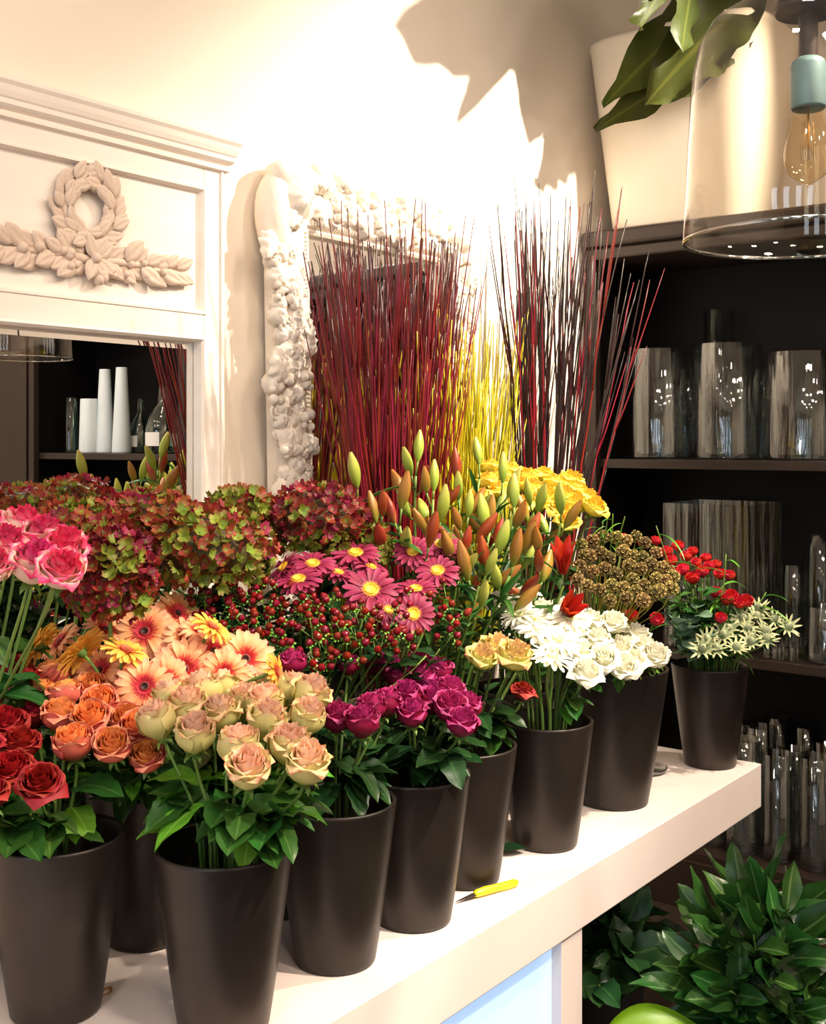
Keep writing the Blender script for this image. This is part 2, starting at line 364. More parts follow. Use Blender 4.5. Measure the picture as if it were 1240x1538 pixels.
def build_trumeau():
    xc = 1.56; W = .384
    t = thing('overmantel_mirror', 'white painted overmantel mirror with laurel wreath panel and cornice', 'mirror', (xc, YW, CT))
    yb = -.002; yf = -.055
    zt = 2.326 - CT; zr1 = 1.915 - CT; zm = 1.890 - CT; zpt = 2.245 - CT; zpb = 1.955 - CT; wi = .316
    def b(n, x0, x1, y0, y1, z0, z1, bev=.003): return link(n, box_mesh(n, x0, x1, y0, y1, z0, z1, M_gess, bev), t)
    for s in (-1, 1): b('stile', min(s * wi, s * W), max(s * wi, s * W), yf, yb, 0, zt)
    b('rail', -wi, wi, yf, yb, zpt, zt); b('rail', -wi, wi, yf, yb, zm, zpb); b('rail', -wi, wi, yf, yb, 0, .09)
    b('wreath_panel', -wi, wi, yf + .012, yb, zpb, zpt, 0)
    link('panel_moulding', rect_sweep(-wi, wi, zpb, zpt, [(-.006, -yf - .012), (-.004, -yf - .004), (.000, -yf + .003), (.005, -yf + .003), (.007, -yf)], M_gess, 'panel_moulding'), t)
    link('mirror_moulding', rect_sweep(-wi, wi, .09, zm, [(-.006, -yf - .03), (-.005, -yf - .004), (.0, -yf + .002), (.006, -yf)], M_gess, 'mirror_moulding'), t)
    for s in (-1, 1):
        b('stile_bead', s * (W - .012) - .004, s * (W - .012) + .004, yf - .005, yf, 0, zt, .002)
    # cornice: swept round three sides
    prof = [(.000, 0), (.010, .004), (.010, .012), (.004, .018), (.012, .022), (.018, .028), (.018, .038), (.021, .042), (.024, .052), (.026, .064), (.031, .072), (.031, .080), (.0, .084)]
    v, f = [], []
    for (x, y, sx, sy) in ((-W, 0, -1, 0), (-W, yf, -1, -1), (W, yf, 1, -1), (W, 0, 1, 0)):
        for o, h in prof: v.append((x + sx * o, (y - o) if sy else y, zt + h - .03))
    n = len(prof)
    for c in range(3):
        for i in range(n - 1): f.append((c * n + i, (c + 1) * n + i, (c + 1) * n + i + 1, c * n + i + 1))
    f.append(tuple(c * n + n - 1 for c in range(4)))
    link('cornice', mesh('cornice', v, f, M_gess, smooth=False), t)
    mg = link('backing', box_mesh('backing', -wi, wi, -.02, yb, .09, zm, M_gess, 0), t)
    mirror_pane(-wi + .004, wi - .004, .095, zm - .003, .02, .0016, mg).matrix_basis = Matrix.Translation((0, -.024, 0))
    # carving
    RL = mesh('carved_leaf', *relief_leaf(0, 10, 8, wid=.36, high=.13, fold=.07)[:2], M_carv); BR = mesh('carved_berry', *ball()[:2], M_carv)
    po = -yf - .012
    wz = 2.15 - CT; wx = -.012
    wr = thing_part('wreath', t)
    ring = [Vector((wx + .060 * math.cos(a), 0, wz + .058 * math.sin(a))) for a in [i * math.pi / 12 for i in range(25)]]
    link('wreath_core', mesh('wreath_core', *tube([(p.x, -po - .006, p.z) for p in ring], .011, 7)[:2], M_carv), wr)
    for i in range(30):
        a = -math.pi / 2 + (i // 2) / 15 * math.pi * (1 if i % 2 else -1) + rnd(-.05, .05)
        tang = a + (math.pi / 2 if i % 2 else -math.pi / 2)
        for k, (dr, da) in enumerate(((.018, -.5), (-.004, .4), (.008, 0))):
            if k == 2 and i % 3: continue
            r = .058 + dr * .7; sgn = 1 if i % 2 else -1
            link('leaf', RL, wr, wallM(wx + r * math.cos(a), wz + r * math.sin(a), tang - math.pi / 2 + da * sgn + rnd(-.15, .15), rnd(.036, .048), po + rnd(.008, .020)))
    gz = 2.043 - CT
    ga = thing_part('garland', t)
    for s in (-1, 1):
        pts = [(s * (.012 + .26 * q), -po - .006, gz + .006 * math.sin(q * 5) - .004) for q in [i / 12 for i in range(13)]]
        link('garland_branch', mesh('garland_branch', *tube(pts, [.012 - .006 * i / 12 for i in range(13)], 7)[:2], M_carv), ga)
        for i in range(17):
            q = i / 17; x = s * (.01 + .25 * q); up = (i % 2) * 2 - 1
            ang = -s * math.pi / 2 + s * up * rnd(.35, .85)
            link('leaf', RL, ga, wallM(x, gz + up * .006, ang, rnd(.052, .075) * (1 - .25 * q), po + rnd(.004, .018)))
        for i in range(7):
            q = rnd(.05, .95); link('berry', BR, ga, Matrix.Translation((s * (.02 + .24 * q), -po - .015, gz - .022 + rnd(-.006, .03))) @ Matrix.Scale(rnd(.008, .013), 4))
    for a in (-2.6, -2.2, -.5, -.9, .4, 2.7):
        link('ribbon', RL, ga, wallM(0, gz, a, .055, po + .018))
    link('knot', BR, ga, Matrix.Translation((0, -po - .02, gz)) @ Matrix.Scale(.012, 4))
    for i in range(4): link('berry', BR, ga, Matrix.Translation((rnd(-.03, .03), -po - .016, gz - rnd(.025, .045))) @ Matrix.Scale(rnd(.011, .016), 4))
def thing_part(name, parent):
    o = bpy.data.objects.new(name, None); COL.objects.link(o); o.parent = parent; o.empty_display_size = .02; return o
build_trumeau()

# ------------------------------------------------------------------ carved plaster mirror
def build_carved():
    x0, x1 = 2.192, 2.80; zb, zt = .93, 2.198
    M = Matrix.Translation((2.072, 2.055, CT)) @ Matrix.Rotation(R(1.6), 4, 'Z') @ Matrix.Rotation(R(-1.3), 4, 'X')
    t = thing('carved_mirror', 'mirror in a heavy white plaster frame carved with fruit and leaves', 'mirror', M=M)
    X0, X1, Z0, Z1 = x0 - 2.02, x1 - 2.02, zb - CT, zt - CT
    Wf = .165
    prof = [(-.004, .0), (-.004, .022), (.004, .028), (.010, .024), (.016, .034), (.03, .036), (.045, .044), (.07, .046), (.09, .042), (.112, .03), (.122, .01), (.124, -.02)]
    fr = link('frame', rect_sweep(X0, X1, Z0, Z1, prof, M_plaster, 'frame'), t)
    bk = link('backing', box_mesh('backing', X0 - .12, X1 + .12, .0, .012, Z0 - .12, Z1 + .12, M_plaster, 0), t)
    mirror_pane(X0, X1, Z0, Z1, .012, .001, bk).matrix_basis = Matrix.Translation((0, -.004, 0))
    L1 = mesh('carved_acanthus', *relief_leaf(3.5, 16, 8, .42, .30, .12)[:2], M_plaster)
    L2 = mesh('carved_leaf', *relief_leaf(0, 9, 6, .36, .26, .08)[:2], M_plaster)
    RO = mesh('carved_rosette', *disc_relief(20, 5, .55)[:2], M_plaster)
    RO2 = mesh('carved_shell', *disc_relief(24, 7, .75)[:2], M_plaster)
    BA = mesh('carved_fruit', *ball(12, 8, .95)[:2], M_plaster)
    SCR = mesh('carved_scroll', *scroll()[:2], M_plaster)
    def lump(seed):
        v, f, _ = ball(22, 15, .8); o = Vector((seed * 7.3, seed * 3.1, 0)); out = []
        for p in v:
            p = Vector(p); rg = 1 - abs(noise.noise(p * 1.9 + o)) * 1.5; r2 = 1 - abs(noise.noise(p * 4.2 + o * 2)) * 1.6
            out.append(tuple(p * (.72 + .34 * rg + .16 * r2)))
        return mesh('carved_cluster', out, f, M_plaster)
    LU = [lump(i) for i in range(6)]
    def orn(n, me, x, z, a, s, out): link(n, me, fr, wallM(x, z, a, s, out))
    def run(length, place, amp):
        s = .05
        k = 0
        while s < length - .03:
            for o in (.050, .085, .116, .136):
                kind = random.choice('kkkklrsf'); oo = o + amp(s) * (.4 + o * 5) + rnd(-.012, .012); q = s + rnd(-.016, .016)
                if kind == 'k': place('cluster', random.choice(LU), q, oo, rnd(0, 6), rnd(.020, .034), .034 - .08 * max(0, o - .08))
                elif kind == 'f':
                    for _ in range(4): place('fruit', BA, q + rnd(-.018, .018), oo + rnd(-.016, .016), 0, rnd(.009, .015), .05)
                elif kind == 'l': place('acanthus', L1, q - .02, oo, rnd(0, 6), rnd(.06, .09), .04)
                elif kind == 'r': place('rosette', RO, q, oo, rnd(0, 6), rnd(.022, .032), .040)
                else: place('scroll', SCR, q, oo, rnd(0, 6), rnd(.020, .028), .040)
            if k % 2: place('leaf', L2, s, .11 + amp(s), rnd(0, 6), rnd(.05, .07), .036)
            s += rnd(.030, .042); k += 1
    amp = lambda s: .018 * math.sin(s * 17) + .008 * math.sin(s * 31 + 1)
    H, Wd = Z1 - Z0, X1 - X0
    run(H + .02, lambda n, me, s, o, a, sc, out: orn(n, me, X0 - o, Z1 - s, a + math.pi, sc, out), amp)
    run(H + .02, lambda n, me, s, o, a, sc, out: orn(n, me, X1 + o, Z1 - s, a + math.pi, sc, out), amp)
    run(Wd + .02, lambda n, me, s, o, a, sc, out: orn(n, me, X0 + s, Z1 + o, a - math.pi / 2, sc, out), lambda s: .012 * math.sin(s * 15))
    run(Wd + .02, lambda n, me, s, o, a, sc, out: orn(n, me, X0 + s, Z0 - o, a - math.pi / 2, sc, out), lambda s: 0)
    # corner cartouches: smooth swelling shoulders with scrolls
    for sx, X in ((-1, X0), (1, X1)):
        for sz, Z in ((1, Z1), (-1, Z0)):
            pts = [(X + sx * (.118 + .012 * math.sin(q * 3)), -.02, Z + sz * (-.07 + .2 * q)) for q in [i / 8 for i in range(9)]]
            link('corner_shoulder', mesh('corner_shoulder', *tube(pts, [.028, .038, .044, .047, .048, .047, .044, .037, .02], 12)[:2], M_plaster), fr)
            pts = [(X + sx * (.14 - .2 * q), -.025, Z + sz * (.125 + .008 * math.sin(q * 3))) for q in [i / 8 for i in range(9)]]
            link('corner_shoulder', mesh('corner_shoulder', *tube(pts, [.026, .038, .044, .045, .042, .038, .034, .03, .018], 12)[:2], M_plaster), fr)
            orn('shell', RO2, X + sx * .075, Z + sz * .07, .3, .058, .045)
            for q in range(4): orn('acanthus', L1, X + sx * .06, Z + sz * .05, rnd(0, 6), .085, .045)
    # egg-and-dart bead along the sight edge
    DN = mesh('dentil', *ball(7, 5, 1)[:2], M_plaster); n = int(Wd / .011)
    mb = MB(); bv, bf, _ = ball(6, 4, 1)
    for i in range(n):
        for Z in (Z0 - .024, Z1 + .024): mb.addM(bv, bf, Matrix.Translation((X0 + (i + .5) * Wd / n, -.036, Z)) @ Matrix.Diagonal((.0036, .006, .008, 1)))
    n = int(H / .011)
    for i in range(n):
        for X in (X0 - .024, X1 + .024): mb.addM(bv, bf, Matrix.Translation((X, -.036, Z0 + (i + .5) * H / n)) @ Matrix.Diagonal((.008, .006, .0036, 1)))
    tag(link('beading', mb.build('beading', M_plaster), fr), kind='stuff')
build_carved()

# ------------------------------------------------------------------ pots
def pot_mesh(h, rr, rb):
    o = [(.0005, 0), (rb - .006, 0), (rb - .001, .003), (rb, .008)]
    for i in range(1, 9):
        q = i / 8; o.append((rb + (rr - rb) * (q ** .92), .008 + (h - .014) * q))
    o += [(rr + .0005, h - .002), (rr - .002, h), (rr - .006, h - .001), (rr - .008, h - .006)]
    o += [(rb + (rr - rb) * .5 - .008, h * .5), (rb - .008, .02), (.0005, .02)]
    v, f, uv = lathe(o, 40); return mesh('pot_body', v, f, M_pot)
PM = {'n': pot_mesh(.283, .108, .072), 'b': pot_mesh(.343, .138, .088)}
POTS = {}
def pot(key, x, y, label, kind='n', h=.283, rr=.108, rb=.072):
    o = tag(link('flower_pot', PM[kind], None, Matrix.Translation((x, y, CT))), label, 'pot', 'bronze flower pots on the counter')
    o.rotation_euler.z = rnd(0, 6)
    POTS[key] = (Vector((x, y, CT)), h, rr, rb); return o
L0 = 'tapered dark bronze pot holding '
pot('red', 1.128, 1.590, L0 + 'the red and coral roses')
pot('cream', 1.259, 1.340, L0 + 'the cream blush roses')
pot('mag1', 1.537, 1.352, L0 + 'magenta roses, beside the cream roses')
pot('mag2', 1.757, 1.346, L0 + 'magenta roses, beside the yellow knife')
pot('yp', 1.984, 1.385, L0 + 'the yellow roses edged with pink')
pot('white1', 2.270, 1.362, L0 + 'white roses and gerberas, beside the fallen leaf')
pot('white2', 2.640, 1.385, 'large tapered bronze pot, the widest one, under the white roses', 'b', .343, .138, .088)
pot('spray', 3.111, 1.327, L0 + 'thistles and red spray roses at the counter end')
pot('peach', 1.391, 1.690, L0 + 'the peach gerberas')
pot('hyd1', 1.610, 1.800, L0 + 'mixed green and red hydrangeas')
pot('hyd2', 1.380, 1.935, L0 + 'hydrangeas against the painted mirror')
pot('hyd3', 1.840, 1.790, L0 + 'the wine red hydrangea by the carved mirror')
pot('hyp', 1.650, 1.580, L0 + 'red hypericum berries')
pot('pink', 1.870, 1.570, L0 + 'the dark pink gerberas')
pot('lily', 2.130, 1.580, L0 + 'the lilies in bud')
pot('tw_red', 2.340, 1.850, L0 + 'the red dogwood twigs')
pot('yel', 2.520, 1.610, L0 + 'the yellow orange roses')
pot('tw_yel', 2.660, 1.885, L0 + 'the yellow dogwood twigs')
pot('scab', 2.860, 1.590, L0 + 'the brown scabious seed heads')
pot('tw_dark', 3.110, 1.890, L0 + 'the dark twigs by the cabinet')
pot('pw', 1.110, 1.870, L0 + 'white roses edged with hot pink')

# ------------------------------------------------------------------ leaf and petal shapes
def leaf_mesh(name, mat, wid=.5, droop=.25, fold=.12, serr=0, wave=0, tip=.85, L=9, W=4):
    v, uv = [], []
    for j in range(L + 1):
        s = j / L; w = wid * .5 * (math.sin(math.pi * s ** tip) ** .8) + .012
        if j == L: w = .004
        if serr and 0 < j < L: w *= 1 + serr * (1 if j % 2 else -1)
        for i in range(W + 1):
            a = i / W * 2 - 1
            z = -droop * s * s + fold * abs(a) * w * 2 + wave * math.sin(s * 11 + a * 2) * abs(a)
            v.append((a * w, s * (1 - .15 * droop * s), z)); uv.append((i / W, s))
    return mesh(name, v, grid_faces(W + 1, L + 1), mat, uv)
LEAF = {
 'rose': [leaf_mesh('leaf', M_leaf, .58, d, f, .05, .03) for d, f in ((.2, .2), (.45, .1), (.05, .3))],
 'rosed': [leaf_mesh('leaf', M_leafd, .58, d, f, .05, .03) for d, f in ((.2, .2), (.45, .1), (.05, .3))],
 'bright': [leaf_mesh('leaf', M_leafb, .55, d, f, .04, .04) for d, f in ((.3, .2), (.5, .1))],
 'hyd': [leaf_mesh('leaf', M_leafd, .62, d, .15, .05, .04) for d in (.15, .4)],
 'lily': [leaf_mesh('leaf', M_leaf, .17, d, .3) for d in (.15, .5, -.1)],
 'laurel': [leaf_mesh('leaf', M_laurel, .42, d, .22, .02, .03) for d in (.1, -.12, .3)],
 'grey': [leaf_mesh('leaf', M_grey, .75, d, .1, 0, .03) for d in (.1, .3)],
 'grass': [leaf_mesh('leaf', M_leafb, .06, .5, .3)],
}
def rand_dir(az, pitch): return Vector((math.cos(az) * math.cos(pitch), math.sin(az) * math.cos(pitch), math.sin(pitch)))
def add_leaf(root, kind, p, d, s, up=None):
    u = up or Vector((rnd(-.3, .3), rnd(-.3, .3), 1))
    return link('leaf', random.choice(LEAF[kind]), root, frame(d, u, s, p))
def rose_petal(t, o, ruf, tall, rng, na=9, ns=8):
    Rr = .10 + .80 * t ** .9
    H = tall * (1 - .05 * t - .18 * o * t) + rng.uniform(-.06, .06) - (.10 * tall if t < .15 else 0)
    Phi = R(100) * (1 - t) + R(58 + 16 * rng.random()) * t
    curl = (.10 + o * .95 * max(0, t - .15) ** 1.1) * rng.uniform(.6, 1.35)
    zb = .02 * t; ph = rng.uniform(0, 6.28); skew = rng.uniform(-.12, .12)
    v, uv = [], []
    for j in range(ns):
        s = (j / (ns - 1)) ** .85
        prof = (.20 + .80 * math.sin(min(1, s / .55) * math.pi / 2)) if s < .55 else 1 - (.26 - .10 * t) * ((s - .55) / .45) ** 1.3
        c = max(0, s - .62) / .38
        wsh = .40 + .60 * math.sin(min(1, s / .55) * math.pi / 2) - .50 * (max(0, s - .68) / .32) ** 2.2
        for i in range(na):
            a = i / (na - 1) * 2 - 1
            cc = curl * c * c * (.95 + .35 * a * a)
            wv = ruf * math.sin(a * 5.5 + ph) * s ** 3
            rho = Rr * prof + .40 * cc + .07 * wv + .03 * t * a * a
            z = zb + H * s - .40 * cc * (.3 + t) - H * (.04 + .10 * t) * a * a * s * s + .05 * wv + skew * a * s * .4
            an = a * Phi * wsh
            v.append((rho * math.cos(an), rho * math.sin(an), z)); uv.append((i / (na - 1), s))
    return v, grid_faces(na, ns), uv
NOUT = 8
class RoseKind:
    def __init__(s, key, inner, outer, openness, leaf='rose', n=20, nvar=4, seed=1, trans=.25, ruf=.5, tall=1.7):
        s.mi = petal_mat(key + '_heart_petal', inner, trans); s.mo = petal_mat(key + '_petal', outer, trans); s.leaf = leaf
        s.var = []
        for q in range(nvar):
            rng = random.Random(seed * 31 + q); o = openness * rng.uniform(.7, 1.25); core = MB(); outs = []
            for i in range(n):
                t = i / (n - 1); v, f, uv = rose_petal(t, o, ruf, tall, rng); M = Matrix.Rotation(i * 2.39996 + rng.uniform(-.2, .2), 4, 'Z')
                if i < n - NOUT: core.addM(v, f, M, uv)
                else: outs.append(mesh('petal', [M @ Vector(p) for p in v], f, s.mo, uv))
            s.var.append((core.build('rose_heart', s.mi), outs))
        cal = MB()
        cv, cf, cu = lathe([(.02, -.22), (.13, -.2), (.2, -.08), (.24, .03), (.2, .08)], 8); cal.add(cv, cf, cu)
        for k in range(5):
            lv = []; 
            for j in range(5):
                q = j / 4; ww = .15 * (1 - q) ** .8 + .01
                r = .2 + .42 * math.sin(q * 1.5); z = .02 + .1 * q - .35 * q * q
                for a in (-1, 0, 1): lv.append((r - abs(a) * .03, a * ww, z))
            cal.addM(lv, grid_faces(3, 5), Matrix.Rotation(k * 1.2566 + .3, 4, 'Z'), [(.5, .5)] * 15)
        s.cal = cal.build('calyx', M_stem)
def stem_path(pk, head, axis, n=7):
    """from inside the pot over the rim to the head"""
    c, h, rr, rb = POTS[pk]
    off = Vector((head.x - c.x, head.y - c.y, 0)); L = off.length
    rim = c + off * ((rr - .026) / max(.20, L)) + Vector((rnd(-.005, .005), rnd(-.005, .005), h))
    rv = rim - c; rv.z = 0
    base = c + rv * .55 + Vector((0, 0, .024))
    if (head - rim).length < .02: rim.z -= .03
    k = (head - rim).length
    d0 = (rim - base).normalized()
    up = bez(rim, rim + d0 * k * .4, head - axis * k * .35, head, n)
    return base, [base] + up
def stem_part(root, base, pts, r0, r1, mat, name='stem'):
    n = len(pts); P = [p - base for p in pts]
    v, f, uv = tube(P, [r0 + (r1 - r0) * i / (n - 1) for i in range(n)], 6)
    return link(name, mesh(name, v, f, mat, uv), root)
def head_axis(pk, head, up=1.0, out=.6, cam_=.2, jit=.2):
    c = POTS[pk][0]; o = Vector((head.x - c.x, head.y - c.y, 0)) / .16
    cv = (EYEP - head); cv.z = 0; cv.normalize()
    a = Vector((0, 0, up)) + o * out * .5 + cv * cam_ + Vector((rnd(-jit, jit), rnd(-jit, jit), 0)); return a.normalized()
def stem_leaves(root, base, pts, pk, kind, n, size, lo=1.8, hi=5.4, pitch=(-.32, .5)):
    c = POTS[pk][0]
    for _ in range(n):
        i = rnd(lo, min(hi, len(pts) - 1.2)); k = int(i); p = pts[k].lerp(pts[k + 1], i - k)
        o = Vector((p.x - c.x, p.y - c.y, 0)); az = math.atan2(o.y, o.x) + rnd(-1.5, 1.5)
        d = rand_dir(az, rnd(*pitch)); add_leaf(root, 'bright' if kind == 'rose' and random.random() < .14 else kind, p - base, d, size * rnd(.7, 1.25))
def rose(K, name, label, group, pk, u, v, d, r, leaves=4, lsize=.062, axis=None, cam_=.2):
    head = at(u, v, d); ax = axis or head_axis(pk, head, cam_=cam_)
    cal = head - ax * r * .85
    base, pts = stem_path(pk, cal, ax)
    root = thing(name, label, 'rose', base, group)
    stem_part(root, base, pts, .0032, .0026, M_stemd if K.leaf == 'rosed' else M_stem)
    core, outs = random.choice(K.var)
    Mb = axis_frame(ax, r, cal - base, rnd(0, 6.28))
    b = link('bloom', core, root, Mb)
    for me in outs: link('petal', me, b)
    link('calyx', K.cal, b)
    stem_leaves(root, base, pts, pk, K.leaf, leaves, lsize)
    return root

# ------------------------------------------------------------------ roses
K_red = RoseKind('red_rose', [(0, '#4c060a'), (.6, '#7a0a0e'), (1, '#9e1418')], [(0, '#5c0c0e'), (.5, '#780c10'), (.85, '#8e1416'), (1, '#b03430')], .75, 'rose', 28, seed=2, tall=1.5)
K_coral = RoseKind('coral_rose', [(0, '#c85a1a'), (.6, '#e47c34'), (1, '#f2a05a')], [(0, '#b47c40'), (.4, '#cc5c4c'), (.8, '#d86a5a'), (1, '#eaa47c')], .40, 'rose', 28, seed=3, tall=1.65)
K_cream = RoseKind('cream_rose', [(0, '#cdb464'), (.6, '#e8c898'), (1, '#edbfa2')], [(0, '#a4aa4a'), (.3, '#d0c672'), (.8, '#e2d290'), (.96, '#e8c898'), (1, '#cc7c5c')], .48, 'rose', 24, seed=4, tall=1.95, ruf=.8)
K_mag = RoseKind('magenta_rose', [(0, '#5c0a2c'), (.6, '#8e1246'), (1, '#ae2a6c')], [(0, '#6c0c24'), (.5, '#8e103c'), (.85, '#a01c52'), (1, '#b84880')], .5, 'rosed', 24, seed=5, tall=1.8, ruf=.8)
K_yp = RoseKind('yellow_pink_rose', [(0, '#d8cc50'), (.7, '#e8d878'), (1, '#e6b884')], [(0, '#9caa3c'), (.4, '#d2cc5c'), (.88, '#e8de84'), (1, '#dc9068')], .8, 'rosed', 20, seed=6, ruf=1.2)
K_white = RoseKind('white_rose', [(0, '#d8dc9a'), (.6, '#f2efd4'), (1, '#f7f4e4')], [(0, '#c4d088'), (.35, '#eceac6'), (1, '#f6f3e2')], .8, 'rose', 22, seed=7, ruf=1.0, tall=1.6)
K_yel = RoseKind('yellow_rose', [(0, '#d8c020'), (.6, '#ecd440'), (1, '#eab03c')], [(0, '#b4b82c'), (.4, '#e8da48'), (.88, '#f0e462'), (1, '#f0c850')], .75, 'rosed', 22, seed=8, ruf=.9, tall=1.5)
K_pw = RoseKind('pink_edged_rose', [(0, '#f0b8a0'), (.6, '#ee9aa4'), (.9, '#e04a78'), (1, '#d8245c')], [(0, '#d4c088'), (.3, '#f2d2b8'), (.82, '#f4c8b8'), (.95, '#e85a84'), (1, '#d8205c')], .8, 'rose', 24, seed=9, tall=1.8, ruf=1.0)
K_spray = RoseKind('spray_rose', [(0, '#8c0a10'), (1, '#c81a24')], [(0, '#a01018'), (1, '#d02430')], .35, 'rosed', 14, 2, seed=10)
def bunch(K, lst, name, label, group, pk, dfun, r, leaves=4, **kw):
    H = [[q[0], q[1], dfun(q[0], q[1]), r * (q[2] if len(q) > 2 else 1) * rnd(.95, 1.06)] for q in lst]
    for _ in range(60):                                  # keep neighbouring blooms from growing into each other
        for i in range(len(H)):
            for k in range(i):
                a, b = H[i], H[k]; gap = 1.62 * (a[3] + b[3]) / 2
                if (at(*a[:3]) - at(*b[:3])).length < gap:
                    n_, f_ = (a, b) if a[1] > b[1] else (b, a); n_[2] -= .002; f_[2] += .003
    for i, (u, v, d, rr) in enumerate(H):
        k = pk(u, v) if callable(pk) else pk
        lb = label(u, v) if callable(label) else label[k] if isinstance(label, dict) else label; gr = group[k] if isinstance(group, dict) else group
        rose(K, name, lb, gr, k, u, v, d, rr, leaves, **kw)
bunch(K_red, [(61, 1173), (17, 1153), (30, 1113), (8, 1083), (49, 1071, .85), (64, 1044, .8), (44, 1021), (14, 1000), (-28, 1120), (-30, 1060), (-20, 1190), (80, 1008, .8)],
      'red_rose', 'open red rose in the bunch next to the coral roses', 'red roses', 'red', lambda u, v: 1.73 + (1173 - v) * .0017, .037, 6, lsize=.085)
bunch(K_coral, [(110, 1115, 1.05), (169, 1119, 1.02), (90, 1073), (135, 1078), (190, 1082), (98, 1042), (188, 1053), (135, 1034), (78, 1012), (185, 1014), (118, 1010), (150, 1056), (220, 1136), (208, 1092), (160, 1028), (60, 1040)],
      'coral_rose', {'red': 'coral rose with orange heart mixed into the pot of red roses', 'peach': 'coral rose with orange heart in front of the peach gerberas'}, {'red': 'coral roses with the red ones', 'peach': 'coral roses before the gerberas'}, lambda u, v: 'red' if u < 125 else 'peach', lambda u, v: 1.83 + (1119 - v) * .0019 + max(0, u - 170) * .0012, .0345, 6, lsize=.08)
bunch(K_cream, [(373, 1156, 1.05), (357, 1124), (293, 1105, 1.05), (237, 1085, .92), (281, 1065), (332, 1075), (369, 1057), (400, 1084), (305, 1041), (366, 1031), (410, 1034), (465, 1046), (461, 1080), (434, 1122), (461, 1149), (437, 1041), (398, 1060), (256, 1050, .9), (335, 1036)],
      'cream_rose', lambda u, v: 'cream blush rose ' + ('touching the magenta roses' if u > 425 else 'at the back of its bunch, against the gerberas' if v < 1062 else 'on the side of the coral roses' if u < 310 else 'in the front of its bunch above the leaves'), 'cream roses', 'cream', lambda u, v: 1.70 + (1156 - v) * .0022, .0362, 7, lsize=.088)
bunch(K_mag, [(544, 1084), (506, 1078), (580, 1056), (619, 1072), (635, 1020), (601, 1017), (567, 998), (523, 998, .8), (675, 1063, 1.1), (693, 1086), (675, 1036), (650, 1052), (659, 1007), (558, 1063), (644, 1034), (586, 1004), (441, 996, .9), (700, 1062), (610, 1042), (630, 1000)],
      'magenta_rose', {'mag1': 'magenta rose in the pot next to the cream roses', 'mag2': 'magenta rose in the pot next to the yellow pink edged roses'}, {'mag1': 'magenta roses by the cream ones', 'mag2': 'magenta roses by the yellow ones'}, lambda u, v: 'mag1' if u < 590 else 'mag2', lambda u, v: 1.99 + (u - 544) * .0009 + (1084 - v) * .0026, .0325, 7, lsize=.072)
bunch(K_yp, [(725, 986), (773, 984, 1.05), (746, 972)], 'yellow_rose', 'pale yellow rose edged with pink, below the white flowers', 'yellow roses edged with pink', 'yp',
      lambda u, v: 2.33 + (990 - v) * .004, .037, 5, lsize=.07)
bunch(K_red, [(786, 1036, .9)], 'red_rose', 'single dark red bloom under the yellow and white roses', None, 'yp', lambda u, v: 2.40, .032, 2)
bunch(K_white, [(752, 900), (785, 893), (770, 912), (880, 1008, 1.05), (921, 934), (869, 956), (897, 958), (930, 971), (950, 993), (956, 952), (984, 984), (906, 987), (848, 916), (868, 978), (935, 1000), (968, 972), (815, 915), (888, 930)],
      'white_rose', {'white1': 'white rose among the white gerberas', 'white2': 'white rose standing in the widest pot'}, {'white1': 'white roses with gerberas', 'white2': 'white roses in the widest pot'}, lambda u, v: 'white1' if u < 900 else 'white2', lambda u, v: 2.58 + (u - 880) * .0022 * (1 if u > 880 else .3) + (1000 - v) * .0016, .038, 3, lsize=.06)
bunch(K_yel, [(737, 701), (766, 704), (731, 720), (792, 713), (818, 712), (772, 726), (801, 730), (833, 724), (859, 718), (783, 756), (821, 742), (867, 734), (865, 754), (841, 764), (853, 780), (894, 759), (716, 745), (884, 745), (808, 752), (748, 735), (752, 715), (845, 742)],
      'yellow_orange_rose', 'yellow orange rose in the bunch behind the lilies', 'yellow orange roses', 'yel', lambda u, v: 2.86 + (776 - v) * .0034, .036, 3, lsize=.06)
bunch(K_pw, [(34, 791), (51, 845, 1.05), (95, 825), (5, 818, .9), (92, 856, .95), (-12, 850, .9), (65, 805)], 'pink_edged_rose', 'white rose edged with hot pink, tall bunch before the brick red hydrangea', 'pink edged roses', 'pw',
      lambda u, v: 1.80 + (850 - v) * .002, .040, 4, lsize=.07)

